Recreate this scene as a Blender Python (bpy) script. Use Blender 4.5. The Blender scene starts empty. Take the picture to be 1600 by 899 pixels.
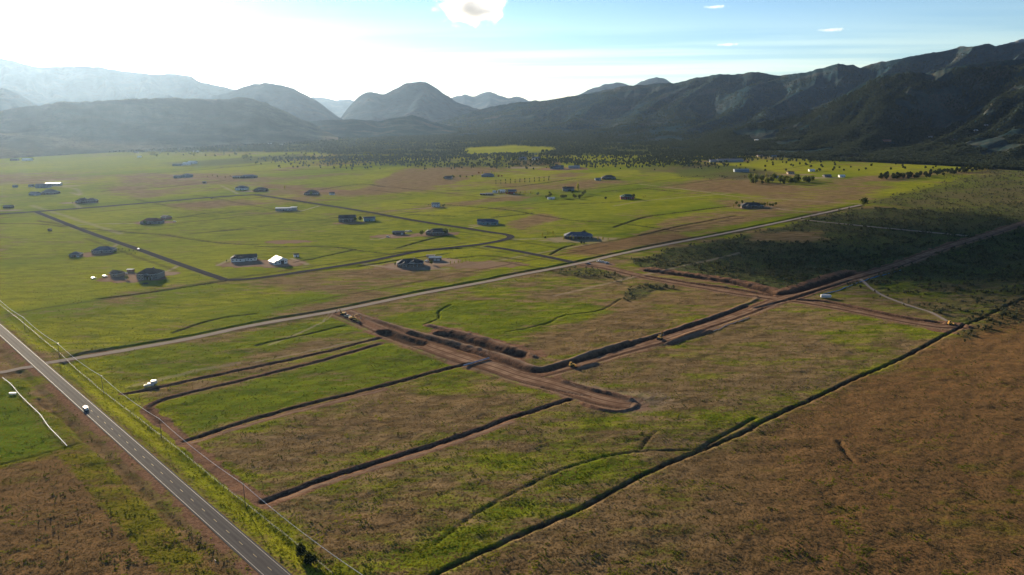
import bpy, math, random
import numpy as np
from mathutils import Vector, Matrix

# ------------------------------------------------------------------ camera, sky, sun, exposure
sc = bpy.context.scene
COL = sc.collection
R = math.radians
FPX, CX, CY = 1245.0, 800.0, 449.5          # focal length in photo pixels (1600 x 899)
ALT = 165.0                                  # flying height of the drone in metres
VSLOPE = 0.0171                              # the plain rises a little to the right
ROLL = math.atan(VSLOPE)
PITCH = math.atan((CY - 165.0) * math.cos(ROLL) / FPX)
_F = np.array([0, math.cos(PITCH), -math.sin(PITCH)])
_R0 = np.array([1.0, 0, 0]); _U0 = np.cross(_R0, _F)
_R = math.cos(ROLL) * _R0 - math.sin(ROLL) * _U0
_U = math.cos(ROLL) * _U0 + math.sin(ROLL) * _R0

cam_d = bpy.data.cameras.new('camera'); cam = bpy.data.objects.new('camera', cam_d); COL.objects.link(cam)
cam_d.sensor_fit = 'HORIZONTAL'; cam_d.sensor_width = 36.0; cam_d.lens = 36.0 * FPX / 1600.0
cam_d.clip_start = 1.0; cam_d.clip_end = 90000.0
cam.matrix_world = Matrix(((_R[0], _U[0], -_F[0], 0), (_R[1], _U[1], -_F[1], 0), (_R[2], _U[2], -_F[2], ALT), (0, 0, 0, 1)))
sc.camera = cam
sc.render.resolution_x, sc.render.resolution_y = 1024, 575

SUN_AZ = R(-30.0)        # measured from straight ahead (+Y) towards the right (+X)
SUN_EL = R(12.0)
SUN_STRENGTH = 5.0
SKY_STRENGTH = 0.05
EXPOSURE = 1.58
sun_vec = Vector((math.sin(SUN_AZ) * math.cos(SUN_EL), math.cos(SUN_AZ) * math.cos(SUN_EL), math.sin(SUN_EL)))
sd = bpy.data.lights.new('sun', 'SUN'); so = bpy.data.objects.new('sun', sd); COL.objects.link(so)
sd.energy = SUN_STRENGTH; sd.angle = R(0.53); sd.color = (1.0, 0.82, 0.58)
so.rotation_euler = sun_vec.to_track_quat('Z', 'Y').to_euler(); so.location = (-400, 300, 900)

W = bpy.data.worlds.new('World'); sc.world = W; W.use_nodes = True
wn, wl = W.node_tree.nodes, W.node_tree.links
for n in list(wn): wn.remove(n)
w_out = wn.new('ShaderNodeOutputWorld'); w_bg = wn.new('ShaderNodeBackground'); w_sky = wn.new('ShaderNodeTexSky')
w_sky.sky_type = 'NISHITA'; w_sky.sun_disc = False; w_sky.sun_elevation = SUN_EL; w_sky.sun_rotation = SUN_AZ
w_sky.altitude = 1600.0; w_sky.air_density = 1.0; w_sky.dust_density = 0.25; w_sky.ozone_density = 3.6
w_bg.inputs['Strength'].default_value = SKY_STRENGTH
# thin layered cloud, laid out on a high layer above the land (direction / height), all round the sky
def wmath(op, a, b=None, clamp=False):
    n = wn.new('ShaderNodeMath'); n.operation = op; n.use_clamp = clamp
    for i, v in enumerate((a, b)):
        if v is None: continue
        if isinstance(v, (int, float)): n.inputs[i].default_value = v
        else: wl.new(v, n.inputs[i])
    return n.outputs[0]
w_tc = wn.new('ShaderNodeTexCoord'); w_sep = wn.new('ShaderNodeSeparateXYZ'); wl.new(w_tc.outputs['Generated'], w_sep.inputs[0])
zz = wmath('ADD', wmath('MAXIMUM', w_sep.outputs[2], 0.0), 0.035)
cxv = wmath('DIVIDE', w_sep.outputs[0], zz); cyv = wmath('DIVIDE', w_sep.outputs[1], zz)
w_comb = wn.new('ShaderNodeCombineXYZ'); wl.new(cxv, w_comb.inputs[0]); wl.new(cyv, w_comb.inputs[1])
w_map = wn.new('ShaderNodeMapping'); w_map.inputs['Scale'].default_value = (0.16, 0.55, 1); w_map.inputs['Location'].default_value = (3.1, 0.4, 0)
wl.new(w_comb.outputs[0], w_map.inputs[0])
w_n = wn.new('ShaderNodeTexNoise'); w_n.inputs['Scale'].default_value = 1.0; w_n.inputs['Detail'].default_value = 7; w_n.inputs['Roughness'].default_value = 0.55
wl.new(w_map.outputs[0], w_n.inputs['Vector'])
w_r = wn.new('ShaderNodeMapRange'); w_r.interpolation_type = 'SMOOTHSTEP'
w_r.inputs['From Min'].default_value = 0.40; w_r.inputs['From Max'].default_value = 0.62
wl.new(w_n.outputs[0], w_r.inputs['Value'])
low = wn.new('ShaderNodeMapRange'); low.interpolation_type = 'SMOOTHSTEP'       # the layer is seen edge-on near the skyline, thin overhead
low.inputs['From Min'].default_value = 0.045; low.inputs['From Max'].default_value = 0.13
low.inputs['To Min'].default_value = 1.0; low.inputs['To Max'].default_value = 0.03
wl.new(w_sep.outputs[2], low.inputs['Value'])
cfac = wmath('MULTIPLY', wmath('MULTIPLY', w_r.outputs[0], low.outputs[0]), 0.9)
w_mix = wn.new('ShaderNodeMix'); w_mix.data_type = 'RGBA'
w_cl = wn.new('ShaderNodeMix'); w_cl.data_type = 'RGBA'; w_cl.blend_type = 'MULTIPLY'; w_cl.inputs[0].default_value = 1.0
CLOUD_GAIN = (1.5, 1.26, 1.08, 1)
wl.new(w_sky.outputs[0], w_cl.inputs[6]); w_cl.inputs[7].default_value = CLOUD_GAIN
wl.new(cfac, w_mix.inputs[0]); wl.new(w_sky.outputs[0], w_mix.inputs[6]); wl.new(w_cl.outputs[2], w_mix.inputs[7])
wl.new(w_mix.outputs[2], w_bg.inputs['Color']); wl.new(w_bg.outputs[0], w_out.inputs['Surface'])

sc.view_settings.view_transform = 'Standard'; sc.view_settings.look = 'None'
sc.view_settings.exposure = EXPOSURE; sc.view_settings.gamma = 1.0; sc.view_settings.use_curve_mapping = False
sc.cycles.use_denoising = True
sc.cycles.max_bounces = 5; sc.cycles.diffuse_bounces = 2; sc.cycles.glossy_bounces = 2; sc.cycles.transmission_bounces = 3
sc.cycles.volume_bounces = 2; sc.cycles.transparent_max_bounces = 8

# ------------------------------------------------------------------ helpers
rng = np.random.default_rng(7); random.seed(7)

def gp(px, py, z=0.0):
    """photo pixel -> point where its line of sight meets height z"""
    d = _F + (px - CX) / FPX * _R - (py - CY) / FPX * _U
    t = (z - ALT) / d[2]
    return np.array([d[0] * t, d[1] * t])
def gpl(pts): return np.array([gp(*p) for p in pts])
def ray_at(px, py, D):
    d = _F + (px - CX) / FPX * _R - (py - CY) / FPX * _U
    t = D / math.hypot(d[0], d[1])
    return np.array([d[0] * t, d[1] * t, ALT + d[2] * t])
def to_px(x, y, z=0.0):
    vx, vy, vz = x, y, z - ALT
    dep = np.maximum(vx * _F[0] + vy * _F[1] + vz * _F[2], 1e-3)
    return CX + FPX * (vx * _R[0] + vy * _R[1] + vz * _R[2]) / dep, CY - FPX * (vx * _U[0] + vy * _U[1] + vz * _U[2]) / dep

_perm = rng.permutation(65536).astype(np.int64); _val = rng.random(65536).astype(np.float32)
def vnoise(x, y, seed=0):
    xi = np.floor(x).astype(np.int64); yi = np.floor(y).astype(np.int64)
    fx = (x - xi).astype(np.float32); fy = (y - yi).astype(np.float32)
    fx = fx * fx * fx * (fx * (fx * 6 - 15) + 10); fy = fy * fy * fy * (fy * (fy * 6 - 15) + 10)
    def h(a, b): return _val[(_perm[(a + seed * 131) & 65535] + b * 7919 + seed * 977) & 65535]
    a = h(xi, yi); b = h(xi + 1, yi); c = h(xi, yi + 1); d = h(xi + 1, yi + 1)
    return (a + (b - a) * fx) * (1 - fy) + (c + (d - c) * fx) * fy
def fbm(x, y, o=4, seed=0, g=0.5):
    s = 0; a = 1; t = 0
    for k in range(o):
        s = s + a * vnoise(x * 2 ** k, y * 2 ** k, seed + k); t += a; a *= g
    return s / t
def ridged(x, y, o=3, seed=0, g=0.5):
    s = 0; a = 1; t = 0
    for k in range(o):
        s = s + a * (1 - np.abs(2 * vnoise(x * 2 ** k, y * 2 ** k, seed + k) - 1)); t += a; a *= g
    return s / t
def sstep(a, b, x):
    t = np.clip((x - a) / (b - a), 0, 1); return t * t * (3 - 2 * t)

def tag(o, label=None, cat=None, group=None, kind=None):
    if label: o['label'] = label
    if cat: o['category'] = cat
    if group: o['group'] = group
    if kind: o['kind'] = kind
    return o
def mesh_obj(name, verts, faces, mat=None, parent=None, smooth=False):
    me = bpy.data.meshes.new(name); me.from_pydata([tuple(v) for v in verts], [], [tuple(f) for f in faces])
    if mat: me.materials.append(mat)
    if smooth: me.polygons.foreach_set('use_smooth', [True] * len(me.polygons))
    o = bpy.data.objects.new(name, me); COL.objects.link(o)
    if parent: o.parent = parent
    return o
def grid_obj(name, V, nu, nv, mat, smooth=True):
    """V: (nu*nv,3) array, index = i*nv + j"""
    me = bpy.data.meshes.new(name)
    i, j = np.meshgrid(np.arange(nu - 1), np.arange(nv - 1), indexing='ij')
    a = (i * nv + j).ravel(); q = np.stack([a, a + nv, a + nv + 1, a + 1], 1).astype(np.int32)
    me.vertices.add(len(V)); me.vertices.foreach_set('co', np.asarray(V, np.float32).ravel())
    me.loops.add(q.size); me.loops.foreach_set('vertex_index', q.ravel())
    me.polygons.add(len(q)); me.polygons.foreach_set('loop_start', np.arange(0, q.size, 4, dtype=np.int32))
    me.polygons.foreach_set('use_smooth', np.full(len(q), smooth))
    me.update(calc_edges=True); me.validate()
    me.materials.append(mat)
    o = bpy.data.objects.new(name, me); COL.objects.link(o); return o
def set_col(me, name, arr):
    at = me.attributes.new(name, 'FLOAT_COLOR', 'POINT'); at.data.foreach_set('color', np.asarray(arr, np.float32).ravel())
def empty(name, loc, rz=0.0):
    o = bpy.data.objects.new(name, None); COL.objects.link(o); o.location = loc; o.rotation_euler = (0, 0, rz); o.empty_display_size = 0.5
    return o
def copy_tree(o, parent=None):
    c = o.copy(); COL.objects.link(c); c.parent = parent
    for ch in list(o.children): copy_tree(ch, c)
    return c

class MB:
    """collects simple solids and builds them as one mesh"""
    def __init__(s): s.v = []; s.f = []
    def add(s, vs, fs):
        b = len(s.v); s.v += [tuple(v) for v in vs]; s.f += [tuple(b + k for k in f) for f in fs]; return s
    def box(s, x0, x1, y0, y1, z0, z1):
        return s.add([(x0, y0, z0), (x1, y0, z0), (x1, y1, z0), (x0, y1, z0), (x0, y0, z1), (x1, y0, z1), (x1, y1, z1), (x0, y1, z1)],
                     [(3, 2, 1, 0), (4, 5, 6, 7), (0, 1, 5, 4), (1, 2, 6, 5), (2, 3, 7, 6), (3, 0, 4, 7)])
    def prism(s, prof, y0, y1):
        n = len(prof); vs = [(x, y0, z) for x, z in prof] + [(x, y1, z) for x, z in prof]
        return s.add(vs, [tuple(range(n))[::-1] and tuple(range(n)), tuple(range(2 * n - 1, n - 1, -1))] + [(i, n + i, n + (i + 1) % n, (i + 1) % n) for i in range(n)])
    def tube(s, p, q, r, n=6, r2=None):
        p = Vector(p); q = Vector(q); d = (q - p).normalized(); r2 = r if r2 is None else r2
        a = d.orthogonal().normalized(); b = d.cross(a); vs = []
        for c, rr in ((p, r), (q, r2)):
            for k in range(n):
                t = 2 * math.pi * k / n; vs.append(c + a * (rr * math.cos(t)) + b * (rr * math.sin(t)))
        return s.add(vs, [(i, (i + 1) % n, n + (i + 1) % n, n + i) for i in range(n)] + [tuple(range(n))[::-1], tuple(range(n, 2 * n))])
    def build(s, name, mat, parent=None, smooth=False): return mesh_obj(name, s.v, s.f, mat, parent, smooth)

# ------------------------------------------------------------------ materials
MATS = {}
def mat(name, c1, c2=None, scale=2.0, rough=0.8, bump=0.0, metal=0.0, detail=4, spec=0.1, transl=None):
    if name in MATS: return MATS[name]
    m = bpy.data.materials.new(name); m.use_nodes = True; nt = m.node_tree; b = nt.nodes['Principled BSDF']
    b.inputs['Roughness'].default_value = rough; b.inputs['Metallic'].default_value = metal; b.inputs['Specular IOR Level'].default_value = spec
    c2 = c2 or tuple(x * 0.75 for x in c1)
    tc = nt.nodes.new('ShaderNodeTexCoord'); nz = nt.nodes.new('ShaderNodeTexNoise')
    nz.inputs['Scale'].default_value = scale; nz.inputs['Detail'].default_value = detail
    nt.links.new(tc.outputs['Object'], nz.inputs['Vector'])
    mr = nt.nodes.new('ShaderNodeMapRange'); mr.inputs['From Min'].default_value = 0.3; mr.inputs['From Max'].default_value = 0.7
    nt.links.new(nz.outputs[0], mr.inputs['Value'])
    mx = nt.nodes.new('ShaderNodeMix'); mx.data_type = 'RGBA'; mx.inputs[6].default_value = (*c1, 1); mx.inputs[7].default_value = (*c2, 1)
    nt.links.new(mr.outputs[0], mx.inputs[0]); nt.links.new(mx.outputs[2], b.inputs['Base Color'])
    if bump:
        bp = nt.nodes.new('ShaderNodeBump'); bp.inputs['Strength'].default_value = bump; bp.inputs['Distance'].default_value = 0.1
        nt.links.new(nz.outputs[0], bp.inputs['Height']); nt.links.new(bp.outputs[0], b.inputs['Normal'])
    if transl:
        tr = nt.nodes.new('ShaderNodeBsdfTranslucent'); tr.inputs[0].default_value = (*transl, 1)
        ms = nt.nodes.new('ShaderNodeMixShader'); ms.inputs[0].default_value = 0.4
        nt.links.new(b.outputs[0], ms.inputs[1]); nt.links.new(tr.outputs[0], ms.inputs[2])
        nt.links.new(ms.outputs[0], nt.nodes['Material Output'].inputs['Surface'])
    MATS[name] = m; return m

def ground_material():
    m = bpy.data.materials.new('meadow_ground'); m.use_nodes = True; nt = m.node_tree; N = nt.nodes; L = nt.links; b = N['Principled BSDF']
    b.inputs['Roughness'].default_value = 1.0; b.inputs['Specular IOR Level'].default_value = 0.0
    geo = N.new('ShaderNodeNewGeometry')
    def noise(scale, detail=5, rough=0.6, stretch=None):
        n = N.new('ShaderNodeTexNoise'); n.inputs['Scale'].default_value = scale; n.inputs['Detail'].default_value = detail; n.inputs['Roughness'].default_value = rough
        if stretch:
            mp = N.new('ShaderNodeMapping'); mp.inputs['Rotation'].default_value = (0, 0, stretch[0]); mp.inputs['Scale'].default_value = (stretch[1], stretch[2], 1)
            L.new(geo.outputs['Position'], mp.inputs[0]); L.new(mp.outputs[0], n.inputs['Vector'])
        else: L.new(geo.outputs['Position'], n.inputs['Vector'])
        return n.outputs[0]
    def rng_(v, a, b_, to0=0.0, to1=1.0):
        r = N.new('ShaderNodeMapRange'); r.interpolation_type = 'SMOOTHSTEP'
        r.inputs['From Min'].default_value = a; r.inputs['From Max'].default_value = b_; r.inputs['To Min'].default_value = to0; r.inputs['To Max'].default_value = to1
        L.new(v, r.inputs['Value']); return r.outputs[0]
    def math_(op, a, c, clamp=False):
        n = N.new('ShaderNodeMath'); n.operation = op; n.use_clamp = clamp
        for i, v in enumerate((a, c)):
            if isinstance(v, (int, float)): n.inputs[i].default_value = v
            else: L.new(v, n.inputs[i])
        return n.outputs[0]
    def mix(f, a, c):
        n = N.new('ShaderNodeMix'); n.data_type = 'RGBA'
        for i, v in ((0, f), (6, a), (7, c)):
            if isinstance(v, tuple): n.inputs[i].default_value = (*v, 1)
            elif isinstance(v, (int, float)): n.inputs[i].default_value = v
            else: L.new(v, n.inputs[i])
        return n.outputs[2]
    def masks(nm):
        a = N.new('ShaderNodeAttribute'); a.attribute_name = nm; s = N.new('ShaderNodeSeparateColor'); L.new(a.outputs['Color'], s.inputs[0])
        return s.outputs[0], s.outputs[1], s.outputs[2], a.outputs['Alpha']
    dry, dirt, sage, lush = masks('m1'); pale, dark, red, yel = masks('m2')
    nL = noise(0.012, 6, 0.62); nM = noise(0.09, 5, 0.65, (R(41), 0.6, 1.5)); nS = noise(0.7, 4, 0.7); nF = noise(2.6, 3, 0.7)
    nK = noise(0.035, 6, 0.7, (R(-28), 0.45, 1.7)); patch = math_('ADD', math_('ADD', math_('MULTIPLY', nL, 0.40), math_('MULTIPLY', nK, 0.45)), math_('ADD', math_('MULTIPLY', nM, 0.30), math_('MULTIPLY', nS, 0.2)))   # mean ~0.67
    g = mix(rng_(nM, 0.3, 0.7), (0.085, 0.115, 0.012), (0.22, 0.23, 0.018)); g = mix(rng_(nK, 0.42, 0.66, 0, 0.75), g, (0.045, 0.07, 0.012))
    g = mix(rng_(nS, 0.45, 0.75, 0, 0.6), g, (0.05, 0.066, 0.014))
    d = mix(rng_(nM, 0.3, 0.72), (0.105, 0.072, 0.035), (0.22, 0.155, 0.08))
    d = mix(rng_(nS, 0.5, 0.75, 0, 0.4), d, (0.06, 0.046, 0.022))
    g = mix(math_('MULTIPLY', yel, rng_(nM, 0.2, 0.7, 0.4, 1)), g, mix(nS, (0.35, 0.325, 0.022), (0.20, 0.21, 0.018)))
    g = mix(math_('MULTIPLY', lush, rng_(nM, 0.2, 0.7, 0.6, 1)), g, mix(rng_(nS, 0.35, 0.7), (0.06, 0.11, 0.010), (0.125, 0.165, 0.014)))
    c = mix(rng_(math_('ADD', dry, math_('MULTIPLY', math_('SUBTRACT', patch, 0.67), 3.6)), 0.25, 0.75), g, d)
    c = mix(math_('MULTIPLY', red, rng_(nM, 0.25, 0.75, 0.35, 1)), c, mix(rng_(nS, 0.4, 0.7), (0.17, 0.076, 0.026), (0.09, 0.05, 0.022)))
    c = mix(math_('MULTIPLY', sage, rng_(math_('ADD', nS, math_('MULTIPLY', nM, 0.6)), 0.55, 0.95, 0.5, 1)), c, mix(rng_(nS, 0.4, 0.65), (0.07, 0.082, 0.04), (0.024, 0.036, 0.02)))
    dc = mix(rng_(nS, 0.3, 0.7), (0.22, 0.13, 0.082), (0.115, 0.064, 0.04)); dc = mix(rng_(nF, 0.45, 0.75, 0, 0.6), dc, (0.08, 0.05, 0.034))
    c = mix(rng_(math_('ADD', dirt, math_('MULTIPLY', math_('SUBTRACT', nS, 0.5), 0.9)), 0.25, 0.65), c, dc)
    c = mix(math_('MULTIPLY', pale, rng_(nS, 0.25, 0.7, 0.5, 1)), c, (0.29, 0.225, 0.165))
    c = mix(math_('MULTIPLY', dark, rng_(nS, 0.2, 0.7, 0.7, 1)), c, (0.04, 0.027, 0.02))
    L.new(c, b.inputs['Base Color'])
    bp = N.new('ShaderNodeBump'); bp.inputs['Strength'].default_value = 0.55; bp.inputs['Distance'].default_value = 0.5
    L.new(math_('ADD', nS, math_('MULTIPLY', nF, 0.3)), bp.inputs['Height']); L.new(bp.outputs[0], b.inputs['Normal'])
    return m

def slope_material(name, veg1, veg2, soil, soil_amt=0.35, sc_big=0.004, sc_small=0.06, bump=0.8, snow=False):
    m = bpy.data.materials.new(name); m.use_nodes = True; nt = m.node_tree; N = nt.nodes; L = nt.links; b = N['Principled BSDF']
    b.inputs['Roughness'].default_value = 1.0; b.inputs['Specular IOR Level'].default_value = 0.0
    geo = N.new('ShaderNodeNewGeometry')
    def nz(s, d=6, r=0.65):
        n = N.new('ShaderNodeTexNoise'); n.inputs['Scale'].default_value = s; n.inputs['Detail'].default_value = d; n.inputs['Roughness'].default_value = r
        L.new(geo.outputs['Position'], n.inputs['Vector']); return n.outputs[0]
    def rg(v, a, c, t0=0, t1=1):
        r = N.new('ShaderNodeMapRange'); r.interpolation_type = 'SMOOTHSTEP'; r.inputs['From Min'].default_value = a; r.inputs['From Max'].default_value = c
        r.inputs['To Min'].default_value = t0; r.inputs['To Max'].default_value = t1; L.new(v, r.inputs['Value']); return r.outputs[0]
    def mx(f, a, c):
        n = N.new('ShaderNodeMix'); n.data_type = 'RGBA'; L.new(f, n.inputs[0])
        for i, v in ((6, a), (7, c)):
            if isinstance(v, tuple): n.inputs[i].default_value = (*v, 1)
            else: L.new(v, n.inputs[i])
        return n.outputs[2]
    a = nz(sc_big); s = nz(sc_small, 4, 0.75)
    c = mx(rg(a, 0.42, 0.62), veg1, veg2)
    th = N.new('ShaderNodeMath'); th.operation = 'ADD'; L.new(a, th.inputs[0]); L.new(s, th.inputs[1])
    c = mx(rg(th.outputs[0], 1.08 - soil_amt * 0.4, 1.3 - soil_amt * 0.4), c, soil)
    c = mx(rg(s, 0.5, 0.62, 0, 0.7), c, tuple(x * 0.35 for x in veg1))
    if snow:
        sp = N.new('ShaderNodeSeparateXYZ'); L.new(geo.outputs['Position'], sp.inputs[0])
        z = rg(sp.outputs[2], *snow); t2 = N.new('ShaderNodeMath'); t2.operation = 'MULTIPLY'; L.new(z, t2.inputs[0]); L.new(rg(nz(0.012, 3), 0.50, 0.54), t2.inputs[1])
        c = mx(t2.outputs[0], c, (0.75, 0.77, 0.8))
    L.new(c, b.inputs['Base Color'])
    bp = N.new('ShaderNodeBump'); bp.inputs['Strength'].default_value = bump; bp.inputs['Distance'].default_value = 6.0
    L.new(s, bp.inputs['Height']); L.new(bp.outputs[0], b.inputs['Normal'])
    return m

# ------------------------------------------------------------------ lines of the place, traced as photo pixels and laid on the plain
HIGHWAY = gpl([(0, 516), (431, 899)])
hd = (HIGHWAY[1] - HIGHWAY[0]) / np.linalg.norm(HIGHWAY[1] - HIGHWAY[0])
HIGHWAY = np.array([HIGHWAY[0] - hd * 1500, HIGHWAY[0], HIGHWAY[1], HIGHWAY[1] + hd * 500])
P = {}
P['gravel'] = [(63, 572), (80, 567), (200, 547), (300, 529), (400, 508), (520, 487.5), (650, 461), (770, 439), (800, 432.5), (907, 412), (1000, 391), (1200, 352), (1345, 321)]
P['gravel_west'] = [(-120, 598), (0, 583), (30, 577), (58, 573)]
P['track_far'] = [(1345, 321), (1420, 303), (1490, 284), (1550, 266), (1590, 252)]
P['street_a'] = [(57, 332), (135, 362.5), (215, 390), (282, 414), (352, 438)]
P['street_b'] = [(352, 438), (400, 435.5), (500, 421), (575, 409), (650, 394), (700, 388), (750, 382.5), (785, 376), (798, 371), (790, 367), (770, 364), (725, 357), (650, 345.5), (575, 332), (500, 320), (400, 305)]
P['street_c'] = [(-150, 344), (0, 335), (60, 331), (140, 325), (237, 317), (330, 309), (400, 304.5)]
P['street_d'] = [(758, 385), (800, 391.5), (845, 400), (893, 410)]
P['dirt_main'] = [(536, 488), (560, 498), (600, 515), (640, 531), (680, 545), (730, 562), (773, 574), (813, 588), (860, 600), (900, 612), (930, 622), (960, 629), (985, 632)]
P['dirt_c'] = [(830, 588), (900, 570), (960, 552), (1040, 530), (1100, 510), (1160, 490), (1220, 467), (1290, 446), (1340, 432), (1400, 414), (1450, 396), (1500, 379), (1532, 370), (1600, 348), (1700, 318), (1800, 290)]
P['dirt_upper'] = [(907, 413), (950, 419), (1000, 431), (1035, 438), (1100, 449), (1140, 456), (1215, 467)]
P['dirt_spur'] = [(1225, 468), (1270, 474), (1340, 487), (1400, 499), (1460, 509), (1495, 511)]
P['track_cut'] = [(1252, 344), (1360, 355), (1450, 363.5), (1512, 369.5)]
P['path'] = [(1345, 437), (1362, 452), (1385, 465), (1420, 478), (1455, 489), (1480, 503)]
P['verge_path'] = [(518, 489), (508, 500), (490, 510), (465, 521), (440, 532), (420, 540)]
P['drive_a'] = [(0, 282), (60, 280), (95, 284), (105, 287)]
P['far_road'] = [(700, 267), (800, 272), (900, 283)]
P['track_e'] = [(1000, 288), (1100, 300), (1160, 308), (1250, 313), (1345, 319)]
P['far_lane'] = [(1190, 268), (1240, 262), (1290, 251), (1340, 243), (1400, 226), (1450, 212)]
P['track_w'] = [(1140, 302), (1020, 313), (960, 322)]
G = {k: gpl(v) for k, v in P.items()}

# ------------------------------------------------------------------ the plain
def axis(segments):
    out = []
    for a, b, s0, s1 in segments:
        x = a
        while x < b - 1e-6:
            out.append(x); t = (x - a) / (b - a); x += s0 + (s1 - s0) * t
    out.append(segments[-1][1]); return np.array(out)
# grid of the plain: fine where the earthworks are
xp = axis([(0, 340, 1.35, 1.35), (340, 1000, 1.5, 7), (1000, 3500, 9, 60), (3500, 17000, 120, 900)])
GX = np.concatenate([-xp[::-1][:-1], xp])
GY = axis([(-2500, 0, 400, 100), (0, 235, 40, 8), (235, 700, 1.2, 1.45), (700, 1400, 1.5, 4.2), (1400, 4000, 4.5, 24), (4000, 19500, 60, 1200)])
NX, NY = len(GX), len(GY)
XX, YY = np.meshgrid(GX, GY, indexing='ij')
H = np.zeros((NX, NY), np.float32)
M1 = np.zeros((NX, NY, 4), np.float32); M2 = np.zeros((NX, NY, 4), np.float32)
DIST = np.hypot(XX, YY)

def dist_field(poly, maxd):
    """distance and signed side (+ = left of travel) to a polyline, on the block of the plain round it"""
    poly = np.asarray(poly, float); lo = poly.min(0) - maxd; hi = poly.max(0) + maxd
    I0, I1 = np.searchsorted(GX, [lo[0], hi[0]]); J0, J1 = np.searchsorted(GY, [lo[1], hi[1]])
    D = np.full((I1 - I0, J1 - J0), 1e6, np.float32); S = np.zeros_like(D)
    for a, b in zip(poly[:-1], poly[1:]):
        i0, i1 = np.searchsorted(GX, [min(a[0], b[0]) - maxd, max(a[0], b[0]) + maxd]); j0, j1 = np.searchsorted(GY, [min(a[1], b[1]) - maxd, max(a[1], b[1]) + maxd])
        if i1 <= i0 or j1 <= j0: continue
        x = XX[i0:i1, j0:j1] - a[0]; y = YY[i0:i1, j0:j1] - a[1]; d = b - a; l2 = d @ d + 1e-9
        t = np.clip((x * d[0] + y * d[1]) / l2, 0, 1); ex = x - t * d[0]; ey = y - t * d[1]
        r = np.sqrt(ex * ex + ey * ey); s = np.sign(d[0] * y - d[1] * x)
        Dv = D[i0 - I0:i1 - I0, j0 - J0:j1 - J0]; Sv = S[i0 - I0:i1 - I0, j0 - J0:j1 - J0]
        w = r < Dv; Dv[w] = r[w]; Sv[w] = (r * s)[w]
    return np.s_[I0:I1, J0:J1], D, S
def dens(pts, n=6):
    """smooth a traced line a little (Catmull-Rom)"""
    p = np.asarray(pts, float); q = np.vstack([2 * p[0] - p[1], p, 2 * p[-1] - p[-2]]); out = []
    for k in range(1, len(q) - 2):
        for t in np.linspace(0, 1, n, endpoint=False):
            a, b, c, d = q[k - 1], q[k], q[k + 1], q[k + 2]
            out.append(0.5 * ((2 * b) + (c - a) * t + (2 * a - 5 * b + 4 * c - d) * t * t + (3 * b - a - 3 * c + d) * t ** 3))
    out.append(p[-1]); return np.array(out)

# gentle unevenness and tussocks
near = sstep(1500, 500, DIST)
tuss = fbm(XX / 2.6, YY / 2.6, 2, 31) - 0.5
H += (fbm(XX / 60, YY / 60, 3, 11) - 0.5) * 1.6 + tuss * 0.42 * near + (vnoise(XX / 9, YY / 9, 44) - 0.5) * 0.5 * near

# jittered photo position of every point of the plain, for laying out fields
ja = np.clip(DIST * 0.016, 3, 40)
JX = XX + (fbm(XX / 26, YY / 26, 3, 3) - 0.5) * 2.2 * ja; JY = YY + (fbm(XX / 26, YY / 26, 3, 5) - 0.5) * 2.2 * ja
QX, QY = to_px(JX, JY); QX[YY < 20] = -9999; QY[YY < 20] = 5000
def inpoly(poly):
    p = np.asarray(poly, float); m = (QX >= p[:, 0].min()) & (QX <= p[:, 0].max()) & (QY >= p[:, 1].min()) & (QY <= p[:, 1].max())
    ix = np.where(m); x = QX[ix]; y = QY[ix]; c = np.zeros(len(x), bool)
    for (x0, y0), (x1, y1) in zip(p, np.roll(p, -1, 0)):
        if y0 == y1: continue
        c ^= ((y0 > y) != (y1 > y)) & (x < (x1 - x0) * (y - y0) / (y1 - y0) + x0)
    out = np.zeros((NX, NY), bool); out[ix[0][c], ix[1][c]] = True; return out

# broad zones: meadow beyond the gravel road, building lots this side of it, rough grazing beyond the long ditch and past the highway
lineA = 567 - (QX - 80) * 0.195; lineB = 899 - (QX - 690) * 0.472
sA = sstep(-4, 6, QY - lineA)
dry = 0.29 + 0.25 * sA
dry += 0.12 * sstep(900, 1300, QX) * (1 - sA)
zoneC = sstep(-3, 5, QY - lineB) * (QX > 500)
dry = np.where(zoneC > 0, dry * (1 - zoneC) + 0.82 * zoneC, dry)
hwy_py = 516 + QX * 0.8886
zoneD = sstep(30, 75, QY - hwy_py) * (QX < 520)
dry = dry * (1 - zoneD) + 0.86 * zoneD
red = zoneC * 0.62 * sstep(1000, 1350, QX) + 0.18 * zoneC + 0.55 * zoneD
yel = np.zeros_like(dry); lush = np.zeros_like(dry); yel = 0.34 * (1 - sA); sage = np.zeros_like(dry); dirt = np.zeros_like(dry); pale = np.zeros_like(dry); dark = np.zeros_like(dry)
strip = sstep(12, 22, hwy_py * -1 + QY + 70) * 0
yel = np.where((QY < hwy_py - 8) & (QY > hwy_py - 95) & (QX < 560) & (QY > 470), 0.55, yel)
dry = np.where(yel > 0.5, 0.12, dry)
eu = (XX * math.cos(R(40.8)) + YY * math.sin(R(40.8))); ev = (-XX * math.sin(R(40.8)) + YY * math.cos(R(40.8)))
band = fbm(eu / 420, ev / 85, 4, 201, 0.55) - 0.5; band2 = fbm(XX / 130 + 9, YY / 320, 4, 207, 0.55) - 0.5
far_m = (1 - sA) * (DIST > 300)
dry = np.clip(dry + far_m * (band * 1.5 + band2 * 0.9), 0.0, 1.0) + (1 - far_m) * band2 * 0.35; yel = np.clip(yel * (1 + 3.0 * (fbm(eu / 260 + 5, ev / 120, 3, 211) - 0.5)), 0, 1)
lush = far_m * np.clip((fbm(eu / 330 + 20, ev / 70, 4, 213) - 0.52) * 4, 0, 0.8)
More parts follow.
